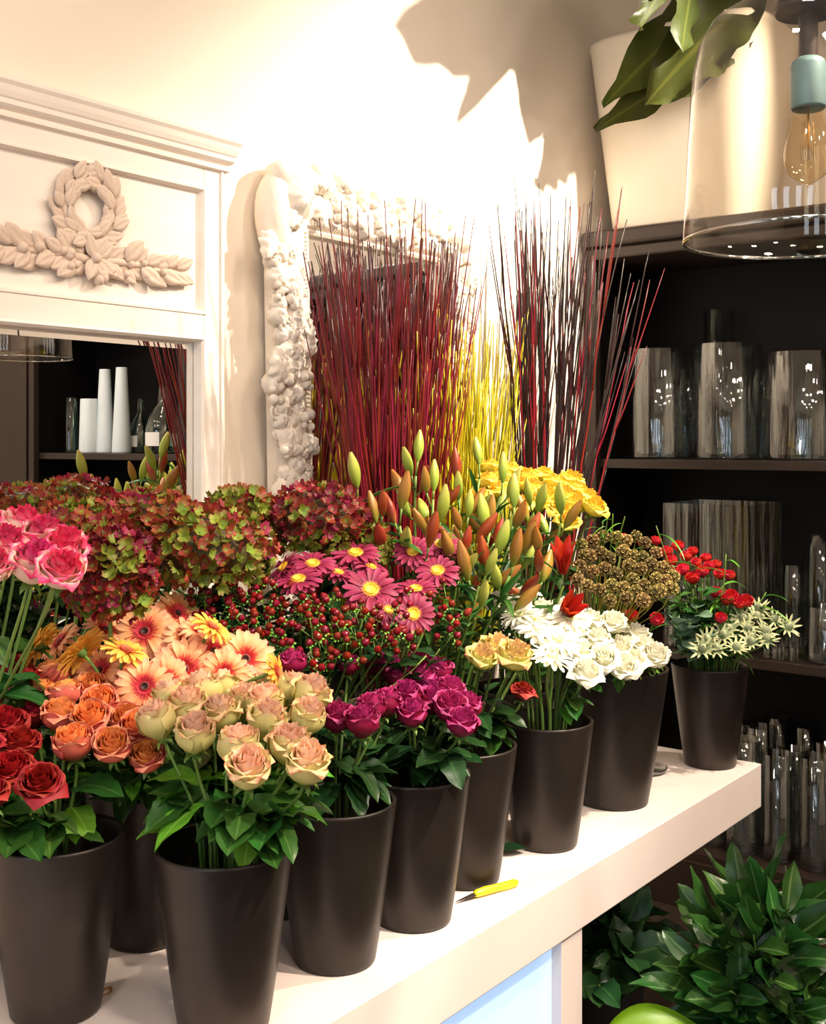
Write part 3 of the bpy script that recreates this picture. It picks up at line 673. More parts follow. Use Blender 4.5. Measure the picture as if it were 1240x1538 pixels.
# ------------------------------------------------------------------ gerberas
def ray_petal(name, mat, wid=.17, cup=.10, droop=.06, ns=7, na=5):
    v, uv = [], []
    for j in range(ns):
        s = j / (ns - 1); w = wid * .5 * (.35 + .65 * math.sin(min(1, s / .75) * math.pi / 2)) * (math.sqrt(max(0, 1 - ((s - .75) / .27) ** 2)) if s > .75 else 1)
        for i in range(na):
            a = i / (na - 1) * 2 - 1
            y = .16 + .84 * s - (.02 * (1 - abs(a)) if j == ns - 1 else 0)
            v.append((a * w, y, cup * math.sin(s * 2.2) - droop * s * s * 1.6 + .05 * wid * abs(a) * 2)); uv.append((i / (na - 1), s))
    return mesh(name, v, grid_faces(na, ns), mat, uv)
class Gerbera:
    def __init__(s, key, pet, back, heart, eye, eyer, n=34, hr=.5):
        s.mp = petal_mat(key + '_petal', pet, .3, vary=.08, namt=.05); s.n = n
        s.pet = [ray_petal('petal', s.mp, w, c, d) for w, c, d in ((.25, .12, .08), (.23, .15, .14), (.24, .08, .03))]
        mh = petal_mat(key + '_heart', heart, .15, vary=.05, namt=.1)
        inn = MB(); rng = random.Random(5)
        for ring, (r, L, m, lift) in enumerate(((.14, hr * 1.1 - .14, 34, .17), (.12, hr * .85 - .12, 40, .19), (.10, hr * .62 - .10, 34, .21))):
            for k in range(m):
                a = 2 * math.pi * (k + .5 * ring) / m + rng.uniform(-.05, .05); ww = .022 if ring else .034; l = L * rng.uniform(.85, 1.1)
                vv = [(-ww, r, .06), (ww, r, .06), (ww * 1.1, r + l * .6, lift), (-ww * 1.1, r + l * .6, lift), (0, r + l, lift - .02 + .05 * ring)]
                inn.addM(vv, [(0, 1, 2, 3), (3, 2, 4)], Matrix.Rotation(a, 4, 'Z'), [(0, 1 if ring == 0 else .5)] * 5 if False else [(.5, .2 + .25 * (2 - ring))] * 2 + [(.5, .45 + .25 * (2 - ring))] * 3)
        s.inner = inn.build('inner_petals', mh)
        me = petal_mat(key + '_eye', eye, .05, vary=.05, namt=.1)
        dv, df, du = lathe([(.001, .13), (eyer * .35, .135), (eyer * .6, .17), (eyer, .20), (eyer * 1.15, .14)], 16)
        s.disc = mesh('disc', dv, df, me, du)
        rv, rf, ru = lathe([(.02, -.16), (.10, -.13), (.17, -.02), (.22, .06), (.20, .09)], 12); s.rec = mesh('receptacle', rv, rf, M_stem, ru)
    def make(s, name, label, group, pk, u, v, d, r, ax, stemr=.0034):
        head = at(u, v, d); cal = head - ax * r * .2
        base, pts = stem_path(pk, cal, ax); root = thing(name, label, 'gerbera', base, group)
        stem_part(root, base, pts, stemr, stemr * .85, M_stem)
        hd = link('disc', s.disc, root, axis_frame(ax, r, cal - base, rnd(0, 6)))
        link('inner_petals', s.inner, hd); link('receptacle', s.rec, hd)
        for k in range(s.n):
            a = 2 * math.pi * k / s.n + rnd(-.05, .05); lay = k % 2
            M = Matrix.Rotation(a, 4, 'Z') @ Matrix.Rotation(rnd(-.06, .10) + (-.10 if lay else .10), 4, 'X') @ Matrix.Rotation(rnd(-.15, .15), 4, 'Y') @ Matrix.Diagonal((1, rnd(.93, 1.04), 1, 1))
            M.translation = Vector((0, 0, .06 - .03 * lay)); link('petal', random.choice(s.pet), hd, M)
        return root
def face(head_uv, right, up, toward):
    cv = -rayd(*head_uv).normalized()
    return (RGT * right + Vector((0, 0, up)) + cv * toward).normalized()
G_peach = Gerbera('peach_gerbera', [(0, '#e2603c'), (.3, '#f09a60'), (.65, '#f6bd88'), (1, '#f3a684')], None, [(0, '#b0243a'), (.45, '#c4343e'), (1, '#dc5a48')], [(0, '#1c0a08'), (.5, '#2a0f0a'), (1, '#b03c32')], .15, hr=.56)
G_yel = Gerbera('golden_gerbera', [(0, '#c8a030'), (.4, '#eeb848'), (1, '#f4c860')], None, [(0, '#c84a3a'), (1, '#e88048')], [(0, '#2a120a'), (1, '#b8583a')], .15)
G_pink = Gerbera('pink_gerbera', [(0, '#66122f'), (.5, '#8c2246'), (1, '#9e3658')], None, [(0, '#d8a020'), (.45, '#ecb83c'), (.75, '#c46a40'), (1, '#8e2848')], [(0, '#c8c040'), (.6, '#e8b83a'), (1, '#f0c848')], .26, 34, .42)
G_white = Gerbera('white_gerbera', [(0, '#dfe0b0'), (.4, '#f3f0dc'), (1, '#f8f5ea')], None, [(0, '#dfe0a8'), (1, '#f4f1dc')], [(0, '#b8c070'), (1, '#e0dfa0')], .2, 32, .4)
GL = 'gerberas in the '
for u, v, r, (a, b, c) in [(217, 947, 1.0, (-.1, .35, 1)), (268, 920, .85, (.5, .55, .7)), (276, 1004, 1.02, (0, .25, 1)), (369, 989, 1.0, (.25, .3, 1)), (217, 1030, .9, (.0, .2, 1)), (149, 1006, .85, (-.4, .5, .8)),
                           (88, 962, .8, (-.7, .6, .4)), (281, 957, .8, (.2, .5, .8)), (322, 977, .9, (.2, .5, .9)), (160, 943, .75, (.5, .8, .3)), (300, 945, .7, (.2, .9, .4)), (250, 1022, .8, (.2, .1, 1)), (338, 1010, .8, (.4, .2, 1))]:
    G_peach.make('peach_gerbera', 'peach gerbera with coral heart, ' + ('facing forward showing its dark eye' if c >= .9 else 'tilted upward or aside'), 'peach gerberas', 'peach', u, v, 2.0 + (1030 - v) * .0020 + rnd(-.02, .02), .057 * r, face((u, v), a, b, c))
for u, v, r, (a, b, c) in [(118, 975, .95, (-.75, .75, -.35)), (54, 968, .9, (-.9, .7, -.1)), (190, 975, .8, (.4, .95, .15)), (320, 940, .75, (.6, .9, .1)), (417, 1007, .6, (.9, .3, .2))]:
    G_yel.make('golden_gerbera', 'golden yellow gerbera turned away among the peach gerberas', 'golden gerberas', 'peach', u, v, 1.94 + (1030 - v) * .0016, .055 * r, face((u, v), a, b, c))
for u, v, r, (a, b, c) in [(534, 829, 1.1, (0, 1, .45)), (470, 845, 1.0, (0, 1, .45)), (448, 868, 1.0, (-.1, .95, .4)), (425, 850, .85, (-.7, .6, .3)), (557, 884, 1.2, (.1, .7, .8)), (620, 827, .95, (-.1, .7, .7)), (662, 816, .95, (.1, .8, .6)),
                           (657, 856, 1.0, (.0, .75, .65)), (692, 832, .8, (.6, .9, .1)), (624, 883, .95, (0, 1, .35)), (621, 921, .95, (.1, .4, .9)), (558, 850, .8, (.3, .9, .2)), (508, 858, .8, (.2, 1, .2)), (584, 915, .7, (.2, .6, .7))]:
    G_pink.make('pink_gerbera', 'dark pink gerbera with yellow heart above the hypericum berries', 'pink gerberas', 'pink' if u > 540 else 'hyp', u, v, 2.22 + (921 - v) * .0022 + (u - 560) * .0006, .0475 * r, face((u, v), a, b, c))
for u, v, r, (a, b, c) in [(778, 922, .9, (-.3, .9, .2)), (812, 946, 1.1, (.35, .85, .25)), (830, 985, 1.0, (.3, .9, .15)), (855, 925, 1.0, (.1, .8, .5)), (838, 958, 1.05, (.2, .8, .4)), (800, 930, .9, (-.1, .9, .3))]:
    G_white.make('white_gerbera', 'white gerbera among the white roses', 'white gerberas', 'white1' if u > 800 else 'yp', u, v, 2.46 + (985 - v) * .002, .052 * r, face((u, v), a, b, c), .0042)

# ------------------------------------------------------------------ hydrangeas
def floret_mesh(mat, seed):
    rng = random.Random(seed); mb = MB(); cup = [rng.uniform(-.3, 1.5) for _ in range(4)]
    for k in range(4):
        a = k * math.pi / 2 + rng.uniform(-.15, .15); v, uv = [], []
        for j in range(4):
            s = j / 3; w = .46 * math.sin(math.pi * (.12 + .70 * s)) ** .8
            for i in range(3):
                b = i - 1; v.append((b * w, .06 + s * .85, .10 + .55 * s * s * cup[k] + .22 * b * b * s + rng.uniform(-.05, .05))); uv.append((i / 2, s))
        mb.addM(v, grid_faces(3, 4), Matrix.Rotation(a, 4, 'Z'), uv)
    return mb.build('floret', mat)
HM = {'wine': petal_mat('hydrangea_wine', [(0, '#727c2e'), (.22, '#74181c'), (1, '#861e24')], .25, vary=.35, namt=.2),
      'brick': petal_mat('hydrangea_brick', [(0, '#7e8a2a'), (.35, '#864824'), (1, '#923c26')], .25, vary=.35, namt=.35),
      'green': petal_mat('hydrangea_green', [(0, '#667c20'), (.6, '#7c8c2c'), (1, '#7e5a2c')], .25, vary=.3, namt=.35)}
FL = {k: [floret_mesh(m, q) for q in range(6)] for k, m in HM.items()}
M_core = surf('hydrangea_stalks', '#3f4f1c', '#5a3020', 30, .7)
def hydrangea(u, v, d, rx, ry, pk, mixw, label, n=150, gbot=.5, nl=4):
    head = at(u, v, d); RX, RZ = rx * d / F, ry * d / F
    low = head - Vector((0, 0, RZ * .75)); base, pts = stem_path(pk, low, Vector((0, 0, 1)))
    root = thing('hydrangea', label, 'hydrangea', base, 'hydrangeas')
    stem_part(root, base, pts, .0045, .004, M_stem)
    cv, cf, cu = ball(14, 9, 1)
    for i, p in enumerate(cv):
        p = Vector(p); q = .80 + .10 * noise.noise(p * 3 + head * 9); cv[i] = (p.x * RX * q, p.y * RX * q, p.z * RZ * q)
    hd = link('flower_stalks', mesh('flower_stalks', cv, cf, M_core, cu), root, Matrix.Translation(head - base))
    for i in range(n):
        z = 1 - 1.72 * (i + .5) / n; a = i * 2.39996; q = math.sqrt(max(0, 1 - z * z))
        nrm = Vector((q * math.cos(a), q * math.sin(a), z)); k = .95 + rnd(-.13, .12)
        p = Vector((nrm.x * RX * k, nrm.y * RX * k, nrm.z * RZ * k)); nn = Vector((nrm.x / RX, nrm.y / RX, nrm.z / RZ)).normalized()
        g = (z < -.25 and random.random() < gbot) or noise.noise(nrm * 1.6 + head * 7) > .32
        key = 'green' if g and random.random() < .8 else random.choices(list(mixw), list(mixw.values()))[0]
        nn = (nn + Vector((rnd(-.8, .8), rnd(-.8, .8), rnd(-.5, .8)))).normalized()
        link('floret', random.choice(FL[key]), hd, axis_frame(nn, rnd(.0115, .0165), p, rnd(0, 6)))
    for _ in range(nl):
        az = rnd(0, 3.0); add_leaf(root, 'hyd', pts[-1] - base - Vector((0, 0, rnd(.02, .06))), rand_dir(az, rnd(-.5, .2)), rnd(.09, .13))
hydrangea(310, 826, 2.28, 95, 62, 'hyd1', {'brick': 5, 'green': 2, 'wine': 1}, 'large hydrangea head mottled green and brick red', 300, .8)
hydrangea(165, 868, 2.06, 66, 74, 'peach', {'wine': 7, 'brick': 1}, 'drooping deep red hydrangea head beside the pink edged roses', 270, .5, 0)
hydrangea(118, 795, 2.20, 72, 42, 'hyd2', {'brick': 5, 'wine': 3}, 'brick red hydrangea head behind the pink edged roses', 220)
hydrangea(225, 782, 2.36, 72, 42, 'hyd2', {'brick': 6, 'green': 1, 'wine': 1}, 'brick red hydrangea head nearest the painted mirror', 220)
hydrangea(360, 770, 2.46, 50, 36, 'hyd1', {'brick': 4, 'green': 3}, 'small green and red hydrangea at the painted mirror frame', 160, .7)
hydrangea(475, 784, 2.48, 74, 55, 'hyd3', {'wine': 8, 'brick': 1}, 'wine red hydrangea head in front of the carved mirror', 270, .8)
hydrangea(545, 822, 2.50, 42, 34, 'hyd3', {'green': 6, 'brick': 1}, 'small yellow green hydrangea behind the pink gerberas', 130, .9)

# ------------------------------------------------------------------ hypericum berries
M_berry = petal_mat('hypericum_berry', [(0, '#4a080c'), (.5, '#6a0e12'), (1, '#7e1418')], .05, .12, .2)
bv, bf, bu = lathe([(.01, 0), (.5, .12), (.8, .4), (.88, .8), (.75, 1.25), (.42, 1.6), (.12, 1.78), (.03, 1.9)], 10)
ME_berry = mesh('berry', bv, bf, M_berry, bu)
mbc = MB()
for k in range(5):
    lv = [(-.12, .1, .1), (.12, .1, .1), (.3, .75, -.02), (-.3, .75, -.02), (0, 1.1, -.2)]
    mbc.addM(lv, [(0, 1, 2, 3), (3, 2, 4)], Matrix.Rotation(k * 1.2566, 4, 'Z'))
ME_bcal = mbc.build('berry_sepals', M_leafb)
def hyper(u, v, d, pk, n=9):
    head = at(u, v, d); ax = head_axis(pk, head, cam_=.5, jit=.3); base, pts = stem_path(pk, head, ax)
    root = thing('hypericum_sprig', {'hyp': 'sprig of shiny dark red hypericum berries below the pink gerberas', 'peach': 'sprig of dark red hypericum berries under the mottled hydrangea', 'pink': 'sprig of dark red hypericum berries right by the lilies'}[pk].replace('right by', 'next to'), 'berry sprig', base, 'hypericum sprigs')
    stem_part(root, base, pts, .0025, .0016, M_stemd)
    tw = MB(); spots = []
    for k in range(n):
        dd = (ax + Vector((rnd(-1, 1), rnd(-1, 1), rnd(-.6, .7)))).normalized(); L = rnd(.018, .042); p0 = pts[-1] - ax * rnd(0, .035); p = p0 + dd * L
        if any((p - q).length < .0155 for q, _ in spots): continue
        spots.append((p, dd)); a, b, c = tube([p0 - base, p - base], .0008, 4); tw.add(a, b, c)
    link('twiglets', tw.build('twiglets', M_stem), root)
    for p, dd in spots:
        b = link('berry', ME_berry, root, axis_frame(dd, rnd(.0078, .0092), p - base)); link('berry_sepals', ME_bcal, b)
    for _ in range(3):
        add_leaf(root, 'hyd', pts[-2].lerp(pts[-1], rnd(-.3, .8)) - base, rand_dir(rnd(0, 6.28), rnd(-.2, .7)), rnd(.035, .055))
for u, v in [(297, 905), (318, 890), (342, 880), (330, 925), (360, 905), (385, 890), (310, 935), (365, 940), (400, 915), (395, 950), (420, 895), (440, 930), (425, 960), (455, 905), (470, 950), (480, 920), (490, 975), (500, 905), (510, 945), (535, 960), (545, 930),
             (450, 985), (560, 950), (575, 965), (470, 1000), (590, 935), (410, 990), (520, 985), (600, 960), (350, 960), (380, 975)]:
    hyper(u, v, 2.14 + (1000 - v) * .0012, 'hyp' if u > 380 else 'peach' if u < 330 else 'hyp', 12)
for u, v in [(672, 908), (682, 930), (678, 955), (622, 905)]: hyper(u, v, 2.30, 'pink', 8)

# ------------------------------------------------------------------ lilies
LM = {'g': petal_mat('lily_bud_green', [(0, '#7c9a34'), (.6, '#a4b048'), (1, '#bcb45c')], .15, .4, .12, namt=.1),
      'o': petal_mat('lily_bud_orange', [(0, '#7c8a30'), (.35, '#9a7430'), (1, '#a06a2e')], .15, .4, .15, namt=.15),
      'r': petal_mat('lily_bud_red', [(0, '#8a5c28'), (.4, '#943a20'), (1, '#9a4628')], .15, .4, .12, namt=.15),
      'f': petal_mat('lily_flower_red', [(0, '#9c2c14'), (1, '#b83018')], .25, .4, .1)}
def bud_mesh(mat):
    v, uv = [], []; n, m = 12, 9
    for j in range(m):
        s = j / (m - 1); r = .17 * (math.sin(math.pi * (s * .90 + .06)) ** .8) * (1 - .12 * s) + (.01 if j == m - 1 else 0)
        for k in range(n):
            a = 2 * math.pi * k / n; q = r * (1 + .10 * math.cos(3 * a)); v.append((q * math.cos(a), q * math.sin(a), s)); uv.append((k / n, s))
    f = [(j * n + k, j * n + (k + 1) % n, (j + 1) * n + (k + 1) % n, (j + 1) * n + k) for j in range(m - 1) for k in range(n)]
    return mesh('bud', v, f, mat, uv)
BUD = {k: bud_mesh(LM[k]) for k in 'gor'}
def tepal(mat):
    v, uv = [], []
    for j in range(7):
        s = j / 6; w = .17 * math.sin(math.pi * (s * .93 + .05)) ** .8
        for i in range(4):
            a = i / 3 * 2 - 1; v.append((.04 + .26 * s * s + .05 * a * a, a * w, s)); uv.append((i / 3, s))
    return mesh('tepal', v, grid_faces(4, 7), mat, uv)
TEP = tepal(LM['f'])
def lily(u, v, d, pk, buds, label='lily stem with green and orange buds before the dogwood twigs', lv=9):
    head = at(u, v, d); ax = head_axis(pk, head, 1, .6, .1, .15); base, pts = stem_path(pk, head, ax)
    cnt = [(buds.count(k), w_) for k, w_ in (('g', 'green'), ('o', 'amber'), ('r', 'rust red')) if k in buds]
    lab = 'lily stem with open scarlet flowers beside the scabious heads' if 'f' in buds else 'lily stem carrying ' + ' and '.join('%s %s' % (('one', 'two', 'three', 'four')[c_ - 1], w_) for c_, w_ in cnt) + (' buds' if len(buds) > 1 else ' bud')
    root = thing('lily', lab, 'lily', base, 'lilies in bud')
    stem_part(root, base, pts, .004, .003, M_stem)
    n = len(buds)
    for k, c in enumerate(buds):
        q = k / max(1, n - 1); p0 = pts[-1] - ax * (.10 * q); az = k * 2.4 + rnd(-.4, .4) + head.x * 9
        dd = (ax * (1.4 - 1.1 * q) + Vector((math.cos(az), math.sin(az), 0)) * (.35 + .85 * q)).normalized(); p1 = p0 + dd * rnd(.02, .045)
        d2 = (dd + Vector((rnd(-.2, .2), rnd(-.2, .2), rnd(.2, .7)))).normalized()
        if c == 'f':
            b = link('flower', TEP, root, axis_frame(d2, .085, p1 - base))
            for z in range(1, 6): link('tepal', TEP, b, Matrix.Rotation(z * math.pi / 3, 4, 'Z') @ Matrix.Scale(rnd(.9, 1.05), 4))
        else:
            b = link('bud', BUD[c], root, axis_frame(d2, rnd(.062, .088), p1 - base, rnd(0, 6)))
        a_, b_, c_ = tube([p0 - p1, (p0 - p1) * .4 + Vector((0, 0, -.003)), Vector((0, 0, 0))], [.0022, .002, .003], 5)
        link('pedicel', mesh('pedicel', a_, b_, M_stem, c_), root, Matrix.Translation(p1 - base))
    for _ in range(lv):
        i = rnd(2.5, len(pts) - 1.05); k = int(i); p = pts[k].lerp(pts[k + 1], i - k)
        add_leaf(root, 'lily', p - base, rand_dir(rnd(0, 6.28), rnd(-.1, .8)), rnd(.07, .11))
for u, v, b in [(624, 715, 'ggrog'), (650, 750, 'gorgo'), (600, 790, 'orgo'), (572, 792, 'rorr'), (690, 745, 'rgor'), (720, 720, 'gg'), (752, 745, 'gggo'), (700, 800, 'gorgr'), (735, 800, 'ogrog'), (770, 790, 'gogro'), (800, 770, 'ggogo'), (842, 785, 'gogo'),
                (690, 845, 'rogro'), (740, 850, 'gror'), (785, 835, 'rogor'), (812, 850, 'oror'), (845, 880, 'ff'), (720, 880, 'gogo'), (655, 800, 'gogr'), (538, 755, 'g'), (640, 840, 'rro'), (765, 865, 'ogo')]:
    lily(u, v, 2.42 + (880 - v) * .0022 + (u - 700) * .0011, 'lily' if u < 790 else 'yel', b, lv=10)

# ------------------------------------------------------------------ scabious seed heads, spray roses, thistles
M_scab = petal_mat('scabious_head', [(0, '#3c3014'), (.5, '#846e3c'), (1, '#b09a62')], .2, .7, .35, namt=.3)
def scab_mesh(seed):
    rng = random.Random(seed); mb = MB(); cv, cf, cu = ball(10, 7, 1); mb.add([(x * .72, y * .72, z * .72) for x, y, z in cv], cf, [(0, 0)] * len(cv))
    N = 30
    cup = []
    for k in range(8):
        a = k * math.pi / 4; cup += [(.10 * math.cos(a), .10 * math.sin(a), 0)]
    for i in range(N):
        z = 1 - 1.8 * (i + .5) / N; a = i * 2.39996; q = math.sqrt(1 - z * z); nn = Vector((q * math.cos(a), q * math.sin(a), z))
        v = [(r * math.cos(k * math.pi / 3), r * math.sin(k * math.pi / 3), h) for r, h in ((.07, .66), (.12, .88), (.27, 1.05)) for k in range(6)]
        f = [(j * 6 + k, j * 6 + (k + 1) % 6, (j + 1) * 6 + (k + 1) % 6, (j + 1) * 6 + k) for j in range(2) for k in range(6)]
        mb.addM(v, f, axis_frame(nn, rng.uniform(.92, 1.06)), [(0, .2)] * 6 + [(0, .6)] * 6 + [(0, 1)] * 6)
    return mb.build('seed_head', M_scab)
SCB = [scab_mesh(i) for i in range(2)]
for u, v in [(873, 818), (890, 812), (905, 806), (925, 808), (940, 812), (955, 806), (968, 815), (885, 835), (902, 830), (915, 838), (935, 828), (950, 835), (965, 838), (985, 830), (870, 850), (890, 858), (908, 855), (925, 862), (945, 850), (962, 855), (978, 848),
             (995, 852), (868, 872), (882, 880), (900, 886), (918, 880), (935, 884), (950, 870), (967, 880), (985, 868), (1000, 872), (1010, 866), (1008, 884), (990, 888), (965, 902), (915, 902), (940, 898), (1003, 858), (876, 836), (860, 860), (982, 892), (955, 888)]:
    d = 2.86 + (905 - v) * .0024; head = at(u, v, d); ax = head_axis('scab', head, 1, .5, .2, .15); base, pts = stem_path('scab', head - ax * .016, ax)
    root = thing('scabious_seed_head', 'round papery brown scabious seed head on a straw stem', 'seed head', base, 'scabious seed heads')
    stem_part(root, base, pts, .0016, .0013, M_stemy); link('seed_head', random.choice(SCB), root, axis_frame(ax, rnd(.0155, .0185), head - base, rnd(0, 6)))
for u, v in [(935, 808), (965, 815), (1000, 828), (985, 812), (1018, 820), (1008, 842), (1030, 835), (1045, 845), (1060, 838), (1075, 848), (1055, 858), (1080, 862), (1025, 855), (1095, 864), (1040, 868), (1090, 900), (1098, 895), (1082, 928), (1120, 902), (1075, 890), (1012, 862), (985, 930), (948, 925), (1110, 905), (1065, 850), (1040, 828)]:
    rose(K_spray, 'red_spray_rose', 'small red spray rose in the leafy bunch before the glass vases', 'red spray roses', 'spray' if u > 990 else 'scab', u, v, 3.12 + (930 - v) * .0022, rnd(.018, .023), 8, .05)
M_thist = petal_mat('thistle_bract', [(0, '#7f9068'), (.5, '#b3b88a'), (1, '#ccc898')], .2, .5, .15)
M_thc = petal_mat('thistle_cone', [(0, '#7a8c70'), (1, '#a8ac88')], .1, .7, .1)
def thistle_bract():
    v, uv = [], []
    for j in range(5):
        s = j / 4; w = .16 * (1 - s) ** .7 * (1 + .5 * (j % 2)) + .008
        for a in (-1, 0, 1): v.append((a * w, .25 + s * 1.15, .06 * s + .04 * abs(a))); uv.append((a * .5 + .5, s))
    return mesh('bract', v, grid_faces(3, 5), M_thist, uv)
BRA = thistle_bract()
cvv, cff, cuu = lathe([(.36, -.1), (.40, .1), (.36, .4), (.22, .68), (.05, .8)], 14)
CONE = mesh('cone', [(x * (1 + .09 * ((i % 2) * 2 - 1)), y * (1 + .09 * ((i % 2) * 2 - 1)), z) for i, (x, y, z) in enumerate(cvv)], cff, M_thc, cuu)
for u, v in [(1105, 974), (1122, 945), (1135, 928), (1148, 950), (1150, 962), (1160, 930), (1095, 945), (1128, 965), (1182, 942), (1062, 962), (1075, 975), (1085, 955), (1140, 915), (1115, 930), (1055, 975)]:
    d = 3.08 + (980 - v) * .002; head = at(u, v, d); ax = head_axis('spray', head, .9, .8, .7, .4); base, pts = stem_path('spray', head, ax)
    root = thing('sea_holly', 'pale grey green sea holly thistle in the pot at the counter end', 'thistle', base, 'sea holly thistles')
    stem_part(root, base, pts, .002, .0016, M_stem); cn = link('cone', CONE, root, axis_frame(ax, rnd(.026, .032), head - base, rnd(0, 6)))
    for k in range(11): link('bract', BRA, cn, Matrix.Rotation(k * 2 * math.pi / 11 + rnd(-.1, .1), 4, 'Z') @ Matrix.Rotation(rnd(.1, .5), 4, 'X') @ Matrix.Scale(rnd(.8, 1.1), 4))
    for _ in range(6): add_leaf(root, 'lily', pts[-2].lerp(pts[-1], rnd(-.8, .9)) - base, rand_dir(rnd(0, 6.28), rnd(-.1, .7)), rnd(.03, .06))
def foliage(u, v, d, pk, kind, n, size, label, name, cat='foliage', group=None, stemm=M_stem):
    head = at(u, v, d); ax = head_axis(pk, head, 1, .9, .2, .2); base, pts = stem_path(pk, head, ax)
    root = thing(name, label, cat, base, group); stem_part(root, base, pts, .0024, .0014, stemm)
    for k in range(n):
        i = 1.6 + (len(pts) - 2.65) * (k + .5) / n; j = int(i); p = pts[j].lerp(pts[j + 1], i - j)
        dd = (ax * rnd(.1, .6) + rand_dir(k * 2.4 + rnd(-.4, .4), rnd(-.3, .4))).normalized(); add_leaf(root, kind, p - base, dd, size * rnd(.75, 1.2))
for u, v in [(1010, 925), (1035, 935), (1045, 910), (1020, 955), (1055, 945)]:
    foliage(u, v, 3.14, 'spray', 'grey', 9, .06, 'eucalyptus sprig with round grey green leaves among the spray roses', 'eucalyptus_sprig', group='eucalyptus sprigs')
for u, v in [(1040, 885), (1060, 880), (1075, 905), (1050, 920), (1090, 915), (1030, 905), (1068, 935), (1015, 890), (1000, 905), (1085, 880), (1040, 950), (1100, 940)]:
    foliage(u, v, 3.17, 'spray', 'rose', 10, .055, 'leafy spray rose shoot without flowers above the end pot', 'rose_shoot', group='spray rose shoots')
for u, v in [(1140, 905), (1150, 890), (985, 790), (1090, 833)]:
    foliage(u, v, 3.2, 'spray', 'grass', 8, .10, 'thin arching grass stem among the spray roses', 'grass_stem', group='grass stems')
for u, v in [(912, 780), (920, 772), (905, 785), (938, 776)]:
    foliage(u, v, 3.02, 'scab', 'grass', 10, .05, 'fine green broom sprig behind the scabious heads', 'broom_sprig', group='broom sprigs')
for u, v, k in [(375, 905, 'hyd1'), (405, 930, 'hyd1'), (430, 905, 'hyd3'), (345, 915, 'hyd1'), (455, 890, 'hyd3'), (425, 950, 'hyd3'), (320, 940, 'hyd1'), (640, 985, 'hyp'), (628, 968, 'pink'), (500, 925, 'hyp'), (540, 915, 'hyp'), (395, 880, 'hyd1'), (610, 1000, 'pink'), (660, 975, 'pink')]:
    foliage(u, v, 2.24 if u > 480 else 2.30, k, 'hyd', 7 if u > 480 else 12, .06 if u > 480 else .085, 'leafy dark green sprig among the hypericum berries', 'greenery_sprig', group='greenery sprigs')

# ------------------------------------------------------------------ dogwood twigs
def twig_mesh(mat, seed, fork):
    rng = random.Random(seed); mb = MB(); pts, rad = [], []; x = y = 0; b = (rng.uniform(-.018, .018), rng.uniform(-.018, .018))
    for i in range(15):
        s = i / 14; x = b[0] * math.sin(s * math.pi) + rng.uniform(-.003, .003); y = b[1] * math.sin(s * math.pi) + rng.uniform(-.003, .003)
        pts.append((x, y, s)); rad.append((.0040 - .0024 * s) * (1.25 if i % 2 else 1))
    mb.add(*tube(pts, rad, 5))
    for k in range(fork):
        i = rng.randint(7, 11); a = rng.uniform(0, 6.28); p = Vector(pts[i]); L = rng.uniform(.12, .3)
        q = [p + Vector((math.cos(a) * .16 * s ** .8, math.sin(a) * .16 * s ** .8, s)) * L for s in (0, .25, .5, .75, 1)]
        mb.add(*tube(q, [.0028, .0024, .002, .0016, .0012], 5))
    return mb.build('twig', mat)
M_twr = petal_mat('bark_red', [(0, '#520a0e'), (.55, '#7a1418'), (.85, '#701a1c'), (1, '#3c1414')], 0, .32, .3, 60, .1)
M_twy = petal_mat('bark_yellow', [(0, '#8a9614'), (.5, '#b4a81a'), (1, '#c4b224')], 0, .4, .25, 60, .2)
M_twd = petal_mat('bark_dark', [(0, '#380a10'), (.4, '#2c0e12'), (.75, '#241816'), (1, '#3a2c24')], 0, .35, .35, 60, .2)
M_twc = petal_mat('bark_crimson', [(0, '#7a1020'), (.6, '#8c1626'), (1, '#6c2428')], 0, .32, .2, 60, .1)
TW = {k: [twig_mesh(m, 10 * j + i, i % 3) for i in range(6)] for j, (k, m) in enumerate((('r', M_twr), ('y', M_twy), ('d', M_twd), ('c', M_twc)))}
def twigs(pk, n, k_, label, group, tops, yr, umid, spread, kinds=None):
    c, h, rr, rb = POTS[pk]; T = []
    for i in range(n):
        u, v = tops(i); y = rnd(*yr); top = on_y(u, v, y)
        if top.x > XC - .08: top = on_x(u, v, XC - .08)
        rel = Vector((top.x - c.x, top.y - c.y, 0)); m = rel.length
        T.append([top, rel.normalized() * max(.0, min(.062, .15 * m, .088 - .19 * m))])
    gap = min(.0085, .058 * math.sqrt(2.6 / n))
    for _ in range(80):                                  # spread the cut ends over the pot floor
        for i in range(n):
            for k in range(i):
                d = T[i][1] - T[k][1]; q = d.length
                if q < gap: d = d / q * (gap - q) * .5 if q > 1e-6 else Vector((rnd(-1, 1), rnd(-1, 1), 0)) * .002; T[i][1] += d; T[k][1] -= d
        for t in T:
            if t[1].length > .058: t[1] *= .058 / t[1].length
    for i, (top, off) in enumerate(T):
        base = c + off + Vector((0, 0, .022))
        L = (top - base).length
        M = axis_frame(top - base, 1, base, rnd(0, 6.28)) @ Matrix.Diagonal((1, 1, L, 1))
        kk = random.choice(kinds) if kinds else k_
        tag(link('dogwood_twig', random.choice(TW[kk]), None, M), 'long stray red twig leaning across the plaster frame' if kk == 'r' and i < 2 else label[kk] if isinstance(label, dict) else label, 'twig', group[kk] if isinstance(group, dict) else group)
def red_top(i):
    if i == 0: return (455, 378)
    if i == 1: return (468, 392)
    u = random.triangular(478, 722, 635) if random.random() < .3 else rnd(488, 690)
    return (u, 352 + rnd(0, 1) ** 1.6 * 120 + abs(u - 590) * .12)
